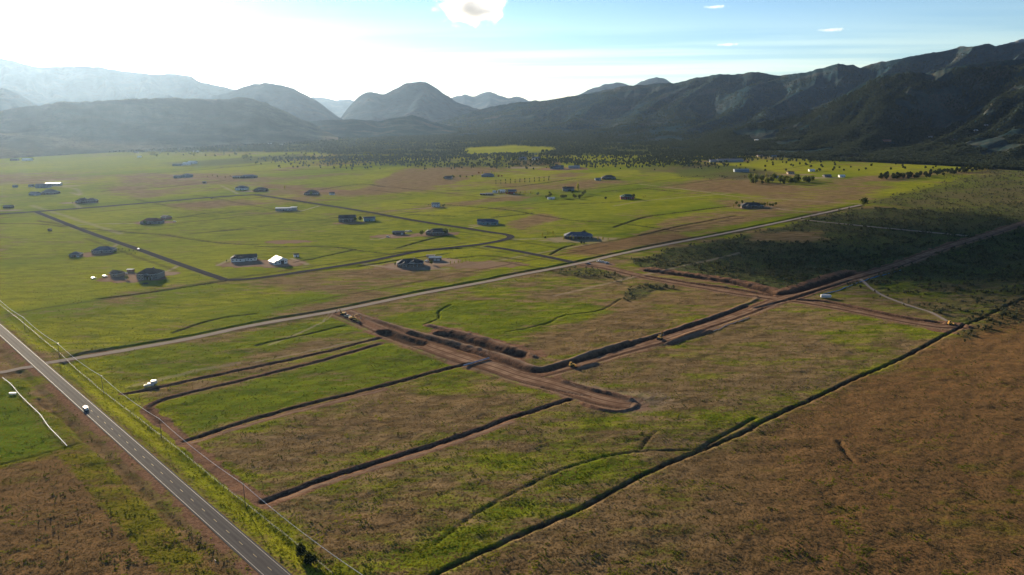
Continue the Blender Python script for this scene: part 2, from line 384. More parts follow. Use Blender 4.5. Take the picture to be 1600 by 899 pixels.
DRY = [((0.74, 0), [(0, 272), (55, 267), (100, 281), (70, 286), (0, 290)]), ((0.8, 0), [(150, 290), (230, 292), (260, 300), (190, 305)]),
 ((0.7, 0), [(170, 270), (260, 275), (400, 272), (420, 282), (300, 288), (180, 288)]), ((0.85, 0), [(570, 288), (620, 268), (700, 260), (800, 262), (740, 275), (690, 290), (640, 300), (585, 302)]),
 ((0.75, .1), [(400, 285), (470, 290), (560, 298), (640, 300), (540, 308), (470, 300), (400, 295)]), ((0.9, 0.1), [(1055, 292), (1130, 284), (1180, 284), (1255, 292), (1230, 298), (1190, 305), (1100, 300)]),
 ((0.85, 0.35), [(862, 400), (920, 383), (985, 371), (1060, 365), (1085, 372), (1010, 384), (930, 398)]), ((0.75, 0), [(800, 344), (830, 333), (900, 340), (860, 348), (800, 362)]),
 ((0.8, 0), [(800, 262), (800, 250), (870, 250), (880, 258)]), ((0.8, 0), [(400, 490), (470, 465), (590, 455), (640, 452), (520, 480), (420, 500)]),
 ((0.72, 0), [(230, 318), (380, 312), (420, 318), (280, 330)]), ((0.6, 0), [(690, 470), (800, 455), (960, 470), (1170, 470), (1000, 530), (860, 560), (780, 530), (640, 500)]),
 ((0.78, 0.1), [(800, 520), (900, 490), (990, 455), (1120, 460), (1170, 470), (1090, 500), (870, 560)]),
 ((0.8, 0.05), [(320, 690), (520, 640), (700, 580), (860, 620), (640, 690), (440, 760)]), ((0.7, 0), [(980, 560), (1180, 490), (1300, 500), (1300, 560), (1200, 640), (1000, 640)]),
 ((0.75, 0.2), [(470, 820), (560, 790), (700, 760), (620, 850), (520, 880)]), ((0.78, 0), [(0, 440), (10, 440), (10, 445), (0, 445)]),
 ((0.72, 0), [(520, 405), (600, 420), (700, 425), (800, 412), (700, 440), (560, 440)]), ((0.7, 0), [(1170, 320), (1260, 300), (1340, 292), (1420, 290), (1340, 305), (1220, 318)]),
 ((0.75, 0), [(1080, 330), (1160, 332), (1240, 338), (1140, 350), (1000, 370), (1040, 345)])]
for (v, r), poly in DRY:
    m = inpoly(poly); dry[m] = v; red[m] = np.maximum(red[m], r)
LUSH = [(0.85, [(-200, 590), (10, 594), (105, 700), (0, 727), (-200, 770)]), (0.6, [(245, 640), (330, 612), (480, 575), (590, 540), (720, 568), (560, 610), (400, 652), (300, 680)]),
 (0.35, [(150, 560), (300, 535), (500, 500), (560, 510), (400, 560), (260, 595)]), (0.12, [(0, 300), (160, 300), (300, 330), (700, 350), (760, 400), (330, 440), (0, 460)]),
 (0.45, [(640, 870), (760, 800), (900, 730), (1000, 712), (980, 725), (860, 770), (740, 860), (690, 899)]), (0.35, [(600, 500), (720, 470), (900, 470), (960, 490), (760, 540)]),
 (0.4, [(680, 580), (760, 590), (720, 610), (620, 620)]), (0.3, [(800, 300), (1000, 290), (1100, 310), (900, 350)])]
for v, poly in LUSH:
    m = inpoly(poly); lush[m] = np.maximum(lush[m], v); dry[m] *= 0.35
YEL = [(0.9, [(716, 236), (735, 231), (800, 227), (872, 231), (868, 236), (800, 241), (730, 242)]), (0.7, [(1100, 256), (1200, 250), (1290, 252), (1400, 253), (1560, 256), (1500, 266), (1400, 272), (1330, 278), (1290, 278), (1200, 268)]),
 (0.45, [(860, 246), (960, 240), (1060, 245), (1080, 258), (960, 262), (880, 258)]), (0.35, [(0, 246), (200, 244), (460, 258), (400, 272), (180, 268), (0, 272)]), (0.4, [(920, 265), (1040, 268), (1120, 275), (1040, 285), (930, 280)]),
 (0.35, [(0, 455), (340, 445), (560, 460), (300, 520), (100, 552), (0, 475)])]
for v, poly in YEL:
    m = inpoly(poly); yel[m] = np.maximum(yel[m], v); dry[m] *= 0.4
SAGE = [(1.0, [(985, 406), (1200, 358), (1345, 325), (1480, 330), (1700, 310), (1700, 440), (1500, 440), (1330, 445), (1220, 455), (1110, 440), (1010, 420)]), (0.75, [(1345, 318), (1440, 296), (1560, 262), (1750, 250), (1750, 330), (1600, 345), (1480, 330)]),
 (0.55, [(1330, 450), (1500, 440), (1700, 420), (1700, 470), (1500, 500), (1380, 470)]), (0.9, [(968, 467), (1000, 450), (1050, 443), (1062, 450), (1020, 460), (985, 470)]), (0.6, [(860, 425), (910, 418), (1020, 432), (990, 438), (900, 432)]),
 (0.8, [(1060, 255), (1180, 262), (1230, 275), (1180, 282), (1050, 275)]), (0.55, [(520, 255), (640, 250), (880, 248), (860, 262), (800, 262), (660, 262)]), (0.5, [(1480, 500), (1600, 470), (1600, 500), (1500, 530)]),
 (0.6, [(990, 262), (1060, 255), (1050, 268), (1000, 272)]), (0.8, [(250, 255), (400, 245), (470, 240), (480, 246), (390, 256), (300, 262)])]
for v, poly in SAGE:
    m = inpoly(poly); sage[m] = np.maximum(sage[m], v)
m = inpoly([(1170, 366), (1270, 362), (1285, 374), (1255, 380), (1165, 374)]); sage[m] = 0.1; dry[m] = 0.7
m = inpoly([(1290, 430), (1290, 440), (1500, 470), (1300, 500), (1250, 470)]); sage[m] *= 0.3
m = inpoly(LUSH[0][1]); dry[m] = -0.8; lush[m] = 1.0; red[m] = 0
m = inpoly([(1170, 364), (1270, 360), (1288, 374), (1255, 381), (1160, 376)]); sage[m] = 0.0; dry[m] = 0.9
# the wooded plain below the hills
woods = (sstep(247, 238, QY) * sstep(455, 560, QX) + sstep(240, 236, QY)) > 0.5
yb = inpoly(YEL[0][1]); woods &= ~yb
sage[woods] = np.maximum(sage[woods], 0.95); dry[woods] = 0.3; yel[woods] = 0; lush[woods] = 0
def soften(a, r=3, passes=2):
    for _ in range(passes):
        for ax in (0, 1):
            p = np.pad(a, [(r + 1, r) if k == ax else (0, 0) for k in (0, 1)], 'edge'); c = np.cumsum(p, axis=ax, dtype=np.float64)
            a = ((np.take(c, range(2 * r + 1, c.shape[ax]), ax) - np.take(c, range(0, c.shape[ax] - 2 * r - 1), ax)) / (2 * r + 1)).astype(np.float32)
    return a
dry, lush, yel, red = (soften(a, 4) for a in (dry, lush, yel, red)); sage = soften(sage, 2)
bushy = fbm(XX / 5, YY / 5, 2, 71)
H += np.where((sage > 0.4) & (DIST < 1500), np.clip(bushy - 0.5, 0, 1) * 2.0, 0)

W7 = vnoise(XX / 7, YY / 7, 17); W11 = vnoise(XX / 11, YY / 11, 23); W6 = vnoise(XX / 6, YY / 6, 29); W5 = vnoise(XX / 5, YY / 5, 19); W9 = vnoise(XX / 9, YY / 9, 91); W8 = vnoise(XX / 8, YY / 8, 61)
W3 = vnoise(XX / 2.7, YY / 2.7, 41)
def up(arr, sl, v): arr[sl] = np.maximum(arr[sl], v)
def stroke(pts, w, amt, arr, soft=1.6, px=True):
    sl, D, S = dist_field(dens(gpl(pts)) if px else pts, w * soft * 1.6 + 2)
    up(arr, sl, amt * sstep(w * soft, w * 0.6, D * (1 + (W7[sl] - 0.5) * 0.7)))
def ditch(pts, w=1.6, depth=1.0, bank=0.5, side=1, soil=0.0, dk=0.0, green=0.0, px=True):
    """a cut w metres half wide with its spoil thrown up on one side (+1 = left of travel)"""
    sl, D, S = dist_field(dens(gpl(pts)) if px else pts, w * 6 + 2)
    wob = 1 + (W11[sl] - 0.5) * 0.35 + (W3[sl] - 0.5) * 0.35
    H[sl] -= depth * sstep(w * 1.2, w * 0.45, D * (1 + (W3[sl] - 0.5) * 0.2))
    H[sl] += bank * (0.6 + 0.6 * W3[sl]) * np.exp(-((S * side - w * 2.1) / (w * 0.85)) ** 2) * (D < w * 6)
    if soil: up(dirt, sl, soil * sstep(w * 3.4, w * 2.2, np.where(S * side > 0, D, D * 1.6) * wob))
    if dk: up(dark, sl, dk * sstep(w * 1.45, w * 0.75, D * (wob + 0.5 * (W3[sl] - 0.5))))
    if green: up(lush, sl, green * sstep(w * 3.2, w * 1.0, D * wob))
def flat(poly, w, z=0.0, soft=5.0):
    sl, D, S = dist_field(poly, w + soft + 2); t = sstep(w + soft, w, D); H[sl] = H[sl] * (1 - t) + z * t
def bank(pts, w, h, soil=0.9, lite=0.0):
    """a long heap of earth"""
    sl, D, S = dist_field(dens(gpl(pts)), w * 3)
    H[sl] += h * (0.7 + 0.35 * W6[sl] + 0.25 * (W3[sl] - 0.5)) * sstep(w * 1.3, 0, D)
    up(dirt, sl, soil * sstep(w * 1.7, w, D * (1.3 - 0.6 * W5[sl])))
    if lite: up(pale, sl, lite * sstep(w * 0.7, 0, D))

# roads are levelled first
flat(HIGHWAY, 7.5, 0.35, 9)
for k, w in (('gravel', 4), ('gravel_west', 4), ('street_a', 6), ('street_b', 7), ('street_c', 8), ('street_d', 5), ('track_far', 3), ('track_cut', 4), ('path', 2.5)): flat(dens(G[k]), w, 0.12, 5)
stroke(HIGHWAY, 9.0, 0.45, dirt, 1.5, px=False)
sl, D_, S_ = dist_field(HIGHWAY, 40); up(dirt, sl, 0.7 * sstep(11, 7, D_) * (S_ < 0) * (W9[sl] > 0.3))
dry[sl] = np.where((D_ > 15) & (D_ < 30) & (S_ < 0) & (YY[sl] < 420), 0.3, dry[sl])
stroke(dens(G['street_c']), 8.0, 0.9, dark, 1.3, px=False); stroke(dens(G['street_b'])[60:], 6.0, 0.8, dark, 1.3, px=False)  # dark strokes paint ditch shade beside the far streets; no ditch is cut
for k in ('street_a', 'street_d'): stroke(dens(G[k]), 5.0, 0.4, pale, 1.35, px=False)
stroke(dens(G['gravel']), 5.5, 0.55, dirt, 1.5, px=False)
# roadside ditch along the far side of the gravel road
gd = dens(G['gravel']); gd = gd[np.abs((gd - HIGHWAY[0]) @ np.array([-hd[1], hd[0]])) > 22]
sl, D_, S_ = dist_field(gd, 18); S_ = np.where(D_ < np.abs(S_) + 1.0, S_, 50)
H[sl] -= 1.1 * np.exp(-((S_ - 9.0) / 1.7) ** 2) * (D_ < 15); H[sl] += 0.5 * np.exp(-((S_ - 12.4) / 1.5) ** 2) * (D_ < 16)
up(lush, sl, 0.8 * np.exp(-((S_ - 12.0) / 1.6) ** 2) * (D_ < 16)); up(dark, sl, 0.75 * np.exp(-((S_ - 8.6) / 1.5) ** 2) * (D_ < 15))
sl, D_, S_ = dist_field(HIGHWAY, 24); H[sl] -= 0.9 * np.exp(-((D_ - 13) / 2.5) ** 2)

# the new lots: trenches, cuts, heaps and graded roads
for k, w in (('dirt_main', 9), ('dirt_c', 6.2), ('dirt_upper', 6.2), ('dirt_spur', 5.2)): flat(dens(G[k]), w, 0.0, 3); stroke(dens(G[k]), w + 2.2, 1.0, dirt, 1.25, px=False)
stroke(P['dirt_main'][-5:], 14, 0.9, dirt, 1.2); stroke([(925, 618), (950, 625), (975, 630)], 14, 1.0, dirt, 1.15)
stroke([(985, 634), (1008, 636)], 12, 0.25, pale, 1.5); stroke([(900, 598), (950, 612), (1000, 618), (1020, 630)], 3, 0.5, pale, 1.6)
ditch([(848, 606), (875, 612), (920, 620)], 1.2, 0.6, 0.3, -1, 0.6)
bank([(880, 597), (920, 608), (955, 616), (985, 626)], 2.4, 1.9, 0.6)
bank([(912, 632), (935, 640), (965, 643), (985, 639), (994, 632), (985, 624)], 1.8, 0.9, 0.9)
bank([(548, 488), (580, 499), (640, 517), (700, 533), (773, 552), (813, 567), (838, 576), (862, 573), (905, 559), (980, 536)], 3.2, 1.7, 0.8, 0.75)
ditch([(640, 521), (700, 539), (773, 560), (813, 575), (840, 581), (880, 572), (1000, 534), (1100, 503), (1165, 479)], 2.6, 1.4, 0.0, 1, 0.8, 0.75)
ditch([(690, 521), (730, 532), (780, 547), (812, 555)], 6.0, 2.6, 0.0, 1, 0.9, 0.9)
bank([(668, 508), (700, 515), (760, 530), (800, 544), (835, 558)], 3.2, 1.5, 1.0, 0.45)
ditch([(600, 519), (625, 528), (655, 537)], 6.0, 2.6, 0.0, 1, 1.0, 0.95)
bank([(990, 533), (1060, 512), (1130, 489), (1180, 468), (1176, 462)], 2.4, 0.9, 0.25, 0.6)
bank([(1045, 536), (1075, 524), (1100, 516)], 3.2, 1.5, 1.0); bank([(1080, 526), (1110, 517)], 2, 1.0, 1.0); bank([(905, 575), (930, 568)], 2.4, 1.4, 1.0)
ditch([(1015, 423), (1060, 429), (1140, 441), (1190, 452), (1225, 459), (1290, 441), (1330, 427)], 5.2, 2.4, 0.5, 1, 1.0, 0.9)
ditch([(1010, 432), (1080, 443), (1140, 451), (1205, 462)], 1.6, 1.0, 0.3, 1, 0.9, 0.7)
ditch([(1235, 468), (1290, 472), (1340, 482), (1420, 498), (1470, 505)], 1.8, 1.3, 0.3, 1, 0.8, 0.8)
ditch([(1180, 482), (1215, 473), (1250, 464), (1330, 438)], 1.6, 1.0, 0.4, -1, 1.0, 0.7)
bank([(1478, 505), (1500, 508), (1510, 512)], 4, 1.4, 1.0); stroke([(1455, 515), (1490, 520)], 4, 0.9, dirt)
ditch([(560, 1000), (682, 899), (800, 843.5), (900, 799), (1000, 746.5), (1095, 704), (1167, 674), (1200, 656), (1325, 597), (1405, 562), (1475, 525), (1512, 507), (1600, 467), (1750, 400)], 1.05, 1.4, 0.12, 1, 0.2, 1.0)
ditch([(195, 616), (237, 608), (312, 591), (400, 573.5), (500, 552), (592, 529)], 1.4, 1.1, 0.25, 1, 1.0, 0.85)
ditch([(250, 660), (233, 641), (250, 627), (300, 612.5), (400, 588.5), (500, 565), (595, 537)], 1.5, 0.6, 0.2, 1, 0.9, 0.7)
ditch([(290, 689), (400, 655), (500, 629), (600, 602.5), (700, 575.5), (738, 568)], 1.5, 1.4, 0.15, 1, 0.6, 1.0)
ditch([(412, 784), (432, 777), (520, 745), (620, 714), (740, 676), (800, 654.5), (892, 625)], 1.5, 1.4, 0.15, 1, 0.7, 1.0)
for ln in ([(300, 692), (400, 661), (500, 635), (600, 608)], [(440, 781), (520, 752), (620, 721), (740, 682), (800, 661)]): stroke(ln, 2.4, 0.8, dirt, 1.5); stroke(ln, 0.7, 0.5, pale, 1.5)
def side_line(key, off, w, amt, arr, lo=0, hi=None):
    p = dens(G[key])[lo:hi]; d = np.gradient(p, axis=0); d /= np.linalg.norm(d, axis=1)[:, None] + 1e-9; stroke(p + np.stack([-d[:, 1], d[:, 0]], 1) * off, w, amt, arr, 1.5, px=False)
for key, o_ in (('dirt_main', 8.0), ('dirt_c', 5.4), ('dirt_upper', 5.2), ('dirt_spur', 4.4)):
    side_line(key, -o_, 1.0, 0.8, dark); side_line(key, -o_ - 2.2, 1.2, 0.35, pale); side_line(key, o_, 0.8, 0.6, dark); side_line(key, -o_ - 4.5, 2.5, 0.5, dirt)
for k in range(40):      # ruts and scrapings on the graded earth
    i = random.randrange(4, 66); o_ = random.uniform(-8, 8); side_line('dirt_main', o_, random.uniform(0.3, 0.7), random.uniform(0.4, 0.85), pale if k % 2 else dark, i, i + random.randrange(4, 12))
stroke([(228, 640), (290, 690), (350, 742), (418, 788)], 4.2, 0.95, dirt, 1.3)
stroke([(400, 566), (500, 545), (575, 529)], 1.2, 0.6, pale); stroke([(205, 604), (300, 580), (370, 568)], 2.2, 0.5, pale, 1.8)
for d in (-0.9, 0.9): stroke(dens(gpl(P['verge_path'])) + np.array([d, d * 0.6]), 0.55, 0.75, pale, 1.5, px=False)
stroke(P['path'], 1.6, 0.6, pale, 1.5); stroke(P['track_cut'], 2.6, 0.85, pale, 1.3); stroke(P['track_far'], 1.6, 0.6, dark, 1.4); stroke(P['track_far'], 3, .5, sage)
stroke([(1400, 415), (1450, 397), (1500, 380), (1540, 368), (1600, 349)], 4.5, 0.6, pale, 1.2)
for k, a in (('drive_a', 0.5), ('far_road', 0.45), ('track_e', 0.6), ('far_lane', 0.6), ('track_w', 0.5)): stroke(P[k], 3.5, a, pale if k != 'far_lane' else dark, 1.4)
# creeks, gullies, field drains, old wheel ruts
GULLY = [([(662, 507), (685, 497), (686, 487), (705, 477)], 1.0, 1.3), ([(790, 519), (830, 512), (860, 504), (880, 494), (940, 484), (970, 467)], 0.9, 1.0), ([(1090, 703), (1112, 690), (1180, 654)], 1.0, 1.1), ([(1310, 690), (1318, 704), (1332, 722)], 1.4, 0.8),
 ([(60, 622), (66, 632), (92, 650), (108, 664), (122, 680), (130, 690)], 1.3, 1.2), ([(-100, 748), (0, 727), (60, 713), (130, 691)], 0.8, 0.7), ([(90, 573), (105, 588), (120, 598), (129, 605)], 0.9, 0.8), ([(1000, 705), (1010, 690), (1025, 675)], 0.8, 0.9),
 ([(680, 850), (740, 805), (800, 772), (860, 742), (930, 719), (1000, 707), (1095, 703)], 1.0, 0.7)]
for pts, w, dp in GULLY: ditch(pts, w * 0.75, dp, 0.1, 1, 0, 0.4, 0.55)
DRAIN = [[(60, 345), (140, 358), (250, 367), (330, 378), (400, 383)], [(150, 467), (250, 455), (300, 448), (350, 440)], [(400, 386), (520, 387), (570, 393), (615, 398)], [(618, 396), (680, 391), (720, 388)], [(460, 410), (520, 398), (555, 390)],
 [(700, 404), (760, 400), (820, 407)], [(560, 416), (640, 405), (700, 396)], [(630, 318), (720, 322), (800, 329), (830, 334)], [(640, 335), (710, 338)], [(770, 340), (800, 337), (832, 333)], [(830, 334), (900, 345), (980, 350), (1060, 362)],
 [(960, 355), (1010, 339), (1080, 330), (1140, 322)], [(1000, 368), (1080, 350), (1150, 337)], [(860, 398), (880, 387), (900, 382)], [(800, 293), (850, 286), (902, 279)], [(700, 298), (760, 296), (800, 292)], [(230, 272), (330, 264), (400, 258)],
 [(330, 362), (400, 357)], [(620, 388), (660, 377), (700, 368)], [(280, 340), (330, 333), (400, 330)], [(400, 540), (480, 522), (540, 508)], [(270, 520), (330, 500), (400, 490)], [(0, 349), (60, 350), (100, 355)], [(150, 300), (260, 292), (350, 282)], [(400, 268), (500, 264), (600, 258)],
 [(940, 300), (1000, 295), (1060, 300)], [(480, 300), (560, 288), (600, 292)], [(340, 262), (420, 256), (480, 254)], [(860, 320), (920, 318), (980, 315)]]
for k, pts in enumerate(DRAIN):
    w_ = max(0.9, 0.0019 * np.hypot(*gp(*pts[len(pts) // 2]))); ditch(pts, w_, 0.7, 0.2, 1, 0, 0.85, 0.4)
e1 = np.array([math.cos(R(40.8)), math.sin(R(40.8))]); e2 = hd
for k in range(44):
    c = gp(random.uniform(-50, 1150), random.choice((262, 272, 285, 300, 318, 340, 365, 395, 425))); e = e1 if k % 3 else e2; L_ = random.uniform(60, 260)
    pts = np.array([c + e * t + np.array([random.uniform(-1.5, 1.5), random.uniform(-1.5, 1.5)]) for t in np.linspace(-L_, L_, 6)])
    w_ = 0.7 + 0.0016 * np.hypot(*c); q_ = random.random(); stroke(pts, w_, 0.55, dark if q_ < 0.45 else (pale if q_ < 0.65 else lush), 1.8, px=False)
for k in range(46):
    cx, cy = ((660, 660), (760, 640), (520, 660), (690, 570), (600, 570), (1000, 700), (560, 800), (1000, 540), (900, 700), (1080, 560))[k % 10]
    c = gp(cx + random.uniform(-60, 60), cy + random.uniform(-22, 22)); a = random.uniform(0, 6.28); L_ = random.uniform(15, 45); cv = random.uniform(-0.05, 0.05)
    pts = [c + np.array([math.cos(a + cv * t) * t, math.sin(a + cv * t) * t]) for t in np.linspace(-L_, L_, 9)]
    for o_ in (-0.9, 0.9): stroke(np.array(pts) + np.array([-math.sin(a), math.cos(a)]) * o_, 0.45, 0.42, dark, 1.7, px=False)
for k in range(70):      # churned ground round the turning head
    t = random.uniform(0, 6.28); c = gp(1005 + 22 * math.cos(t), 630 + 12 * math.sin(t)); r = random.uniform(3, 9)
    pts = np.array([c + r * np.array([math.cos(a), math.sin(a)]) for a in np.linspace(t, t + random.uniform(1, 3), 8)]); stroke(pts, 0.4, 0.5, pale if k % 3 else dark, 1.6, px=False)

# yards of bare earth round the houses (centre px, half width m, half depth m, strength of dirt, of pale gravel)
YARD = [(205, 434, 30, 13, 0.9, 0.3), (255, 428, 16, 6, 0.7, 0.5), (145, 398, 24, 9, 0.7, 0.2), (240, 348, 28, 10, 0.8, 0.2), (390, 412, 30, 13, 0.9, 0.2), (440, 412, 24, 12, 0.9, 0.3), (645, 416, 32, 14, 0.7, 0.5), (690, 409, 22, 12, 0.6, 0.6), (680, 366, 28, 11, 0.7, 0.2),
 (615, 369, 26, 10, 0.9, 0.2), (545, 349, 24, 8, 0.6, 0.0), (448, 330, 24, 7, 0.4, 0.2), (763, 352, 26, 9, 0.4, 0.2), (905, 374, 44, 15, 0.4, 0.5), (1180, 324, 34, 10, 0.4, 0.3), (125, 317, 40, 7, 0.6, 0.5), (880, 264, 60, 30, 0.9, 0.2), (290, 280, 30, 10, 0.6, 0.2), (100, 291, 40, 9, 0.2, 0.7),
 (820, 262, 50, 22, 0.4, 0.4), (400, 299, 36, 10, 0.6, 0.5), (790, 306, 40, 12, 0.3, 0.2), (683, 324, 16, 6, 0.4, 0.2), (505, 299, 40, 14, 0.9, 0.0), (15, 329, 22, 8, 0.5, 0.3), (755, 414, 40, 12, 0.6, 0.1), (940, 413, 14, 6, 0.8, 0.2), (1245, 273, 40, 10, 0.5, 0.4), (1290, 278, 50, 10, 0.3, 0.5), (1130, 252, 70, 25, 0.5, 0.2), (450, 378, 28, 8, 0.7, 0.0)]
for px, py, a, b, d, p_ in YARD:
    c = gp(px, py); i0, i1 = np.searchsorted(GX, [c[0] - a * 2.4, c[0] + a * 2.4]); j0, j1 = np.searchsorted(GY, [c[1] - b * 4, c[1] + b * 4]); sl = np.s_[i0:i1, j0:j1]
    e = ((XX[sl] - c[0]) / (a * 1.15)) ** 2 + ((YY[sl] - c[1]) / (b * 1.8)) ** 2; e = e * (0.6 + 0.8 * W8[sl])
    up(dirt, sl, d * sstep(1.25, 0.7, e)); up(pale, sl, min(0.9, p_ + 0.25) * sstep(1.0, 0.4, e)); H[sl] *= 1 - sstep(1.5, 0.8, e)
for pts in ([(282, 414), (262, 424), (240, 430)], [(186, 380), (170, 390)], [(340, 415), (365, 404)], [(560, 411), (600, 417), (650, 421), (700, 420)], [(730, 357), (750, 353)], [(800, 374), (860, 373), (880, 372)], [(1190, 322), (1240, 330), (1300, 332)], [(690, 324), (640, 327), (590, 333)], [(110, 300), (125, 305), (118, 295), (90, 292)], [(125, 325), (118, 319)], [(215, 349), (160, 350), (120, 352)], [(640, 362), (600, 372), (580, 374)], [(455, 404), (480, 413)], [(500, 322), (470, 330)], [(345, 290), (372, 303)]):
    stroke(pts, 2.6, 0.85, pale, 1.3)
for k, w in (('gravel', 4), ('gravel_west', 4)): flat(dens(G[k]), w, 0.30 if k == 'gravel_west' else 0.14, 3)
flat(HIGHWAY, 5.5, 0.35, 2.5)
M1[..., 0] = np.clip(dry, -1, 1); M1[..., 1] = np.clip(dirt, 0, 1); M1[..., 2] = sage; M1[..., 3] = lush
M2[..., 0] = pale; M2[..., 1] = dark; M2[..., 2] = np.clip(red, 0, 1); M2[..., 3] = yel
H *= sstep(6000, 3000, DIST)

def hz(x, y):
    """height of the plain at a point"""
    x = np.clip(np.asarray(x, float), GX[0] + 1, GX[-1] - 1); y = np.clip(np.asarray(y, float), GY[0] + 1, GY[-1] - 1)
    i = np.searchsorted(GX, x) - 1; j = np.searchsorted(GY, y) - 1
    u = (x - GX[i]) / (GX[i + 1] - GX[i]); v = (y - GY[j]) / (GY[j + 1] - GY[j])
    return (H[i, j] * (1 - u) + H[i + 1, j] * u) * (1 - v) + (H[i, j + 1] * (1 - u) + H[i + 1, j + 1] * u) * v
def mk(a, x, y):
    i = np.clip(np.searchsorted(GX, x), 0, NX - 1); j = np.clip(np.searchsorted(GY, y), 0, NY - 1); return a[i, j]
def at(px, py):
    g = gp(px, py); return Vector((g[0], g[1], float(hz(g[0], g[1]))))

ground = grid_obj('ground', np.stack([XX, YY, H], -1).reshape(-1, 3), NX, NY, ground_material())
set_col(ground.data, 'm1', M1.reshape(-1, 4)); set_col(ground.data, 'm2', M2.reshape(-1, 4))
tag(ground, kind='structure')

# ------------------------------------------------------------------ roads
def resample(poly, step):
    p = np.asarray(poly, float); s = np.r_[0, np.cumsum(np.linalg.norm(np.diff(p, axis=0), axis=1))]
    t = np.linspace(0, s[-1], max(2, int(s[-1] / step))); return np.stack([np.interp(t, s, p[:, k]) for k in (0, 1)], 1), t
def strip(name, poly, half, zoff, material, step=3.0, nx=6, wob=0.15, parent=None):
    p, s = resample(poly, step); d = np.gradient(p, axis=0); d /= np.linalg.norm(d, axis=1)[:, None] + 1e-9; n = np.stack([-d[:, 1], d[:, 0]], 1)
    V = []; U = []
    for k in range(nx + 1):
        u = k / nx * 2 - 1; e = (vnoise(s / 5 + 40 * (u > 0), s * 0 + half, 77) - 0.5) * 2 * wob * (abs(u) > 0.99)
        q = p + n * (u * half + e * np.sign(u))[:, None]; V.append(np.c_[q, hz(q[:, 0], q[:, 1]) + zoff + np.clip((np.hypot(q[:, 0], q[:, 1]) - 480) * 0.0006, 0, 0.6)]); U.append(np.full(len(s), u))
    V = np.stack(V, 1).reshape(-1, 3); o = grid_obj(name, V, len(s), nx + 1, material)
    if o.data.polygons[0].normal.z < 0: o.data.flip_normals()
    u = np.stack(U, 1).ravel(); set_col(o.data, 'across', np.stack([u * 0.5 + 0.5, u * 0, u * 0, u * 0 + 1], 1))
    if parent: o.parent = parent
    else: tag(o, kind='structure')
    return o
def road_material(name, base, worn, edge, track=0.0, rough=0.8, scale=0.8, spec=0.3):
    m = bpy.data.materials.new(name); m.use_nodes = True; nt = m.node_tree; N = nt.nodes; L = nt.links; b = N['Principled BSDF']
    b.inputs['Roughness'].default_value = rough; b.inputs['Specular IOR Level'].default_value = spec
    geo = N.new('ShaderNodeNewGeometry'); n1 = N.new('ShaderNodeTexNoise'); n1.inputs['Scale'].default_value = scale; n1.inputs['Detail'].default_value = 5; L.new(geo.outputs['Position'], n1.inputs['Vector'])
    n2 = N.new('ShaderNodeTexNoise'); n2.inputs['Scale'].default_value = 0.11; n2.inputs['Detail'].default_value = 4; L.new(geo.outputs['Position'], n2.inputs['Vector'])
    at_ = N.new('ShaderNodeAttribute'); at_.attribute_name = 'across'; sp = N.new('ShaderNodeSeparateColor'); L.new(at_.outputs['Color'], sp.inputs[0])
    ramp = N.new('ShaderNodeValToRGB'); cr = ramp.color_ramp; els = [(0.0, 0), (0.12, 0.2), (0.2, 1), (0.28, 0.2), (0.36, 1), (0.46, 0.0), (0.54, 0.0), (0.64, 1), (0.72, 0.2), (0.8, 1), (0.88, 0.2), (1.0, 0)]
    cr.elements[0].position = 0; cr.elements[1].position = 1
    for e in els[1:-1]: cr.elements.new(e[0])
    for e, (p_, v) in zip(cr.elements, els): e.position = p_; e.color = (v, v, v, 1)
    L.new(sp.outputs[0], ramp.inputs[0])
    def mx(f, a, c):
        n = N.new('ShaderNodeMix'); n.data_type = 'RGBA'
        for i, v in ((0, f), (6, a), (7, c)):
            if isinstance(v, tuple): n.inputs[i].default_value = (*v, 1)
            elif isinstance(v, (int, float)): n.inputs[i].default_value = v
            else: L.new(v, n.inputs[i])
        return n.outputs[2]
    def mul(a, c):
        n = N.new('ShaderNodeMath'); n.operation = 'MULTIPLY'
        for i, v in ((0, a), (1, c)):
            if isinstance(v, (int, float)): n.inputs[i].default_value = v
            else: L.new(v, n.inputs[i])
        return n.outputs[0]
    c = mx(n1.outputs[0], base, tuple(x * 1.35 for x in base)); c = mx(mul(ramp.outputs[0], track), c, worn); r2 = N.new('ShaderNodeMapRange'); r2.inputs['From Min'].default_value = 0.38; r2.inputs['From Max'].default_value = 0.66; r2.inputs['To Max'].default_value = 0.75; L.new(n2.outputs[0], r2.inputs['Value']); c = mx(r2.outputs[0], c, edge)
    L.new(c, b.inputs['Base Color'])
    bp = N.new('ShaderNodeBump'); bp.inputs['Strength'].default_value = 0.3; bp.inputs['Distance'].default_value = 0.15; L.new(n1.outputs[0], bp.inputs['Height']); L.new(bp.outputs[0], b.inputs['Normal'])
    return m
ASPH = road_material('asphalt', (0.042, 0.041, 0.044), (0.085, 0.08, 0.078), (0.06, 0.057, 0.057), 0.75, 0.9, 0.8, 0.02)
ASPH2 = road_material('street_asphalt', (0.034, 0.032, 0.036), (0.05, 0.046, 0.048), (0.042, 0.039, 0.04), 0.4, 1.0, 0.8, 0.0)
GRAVEL = road_material('gravel_surface', (0.21, 0.175, 0.145), (0.33, 0.28, 0.235), (0.24, 0.2, 0.165), 0.6, 1.0, 1.5, 0.0)
DIRTM = road_material('graded_dirt', (0.115, 0.068, 0.044), (0.36, 0.245, 0.16), (0.10, 0.056, 0.036), 0.8, 1.0, 0.9, 0.0)
PAINT_W = mat('white_road_paint', (0.34, 0.33, 0.31), (0.20, 0.19, 0.185), 1.5, 0.7); PAINT_Y = mat('yellow_road_paint', (0.30, 0.23, 0.11), (0.2, 0.16, 0.09), 1.5, 0.7)
highway = strip('highway', HIGHWAY, 4.3, 0.10, ASPH, 6.0, 16, 0.12)
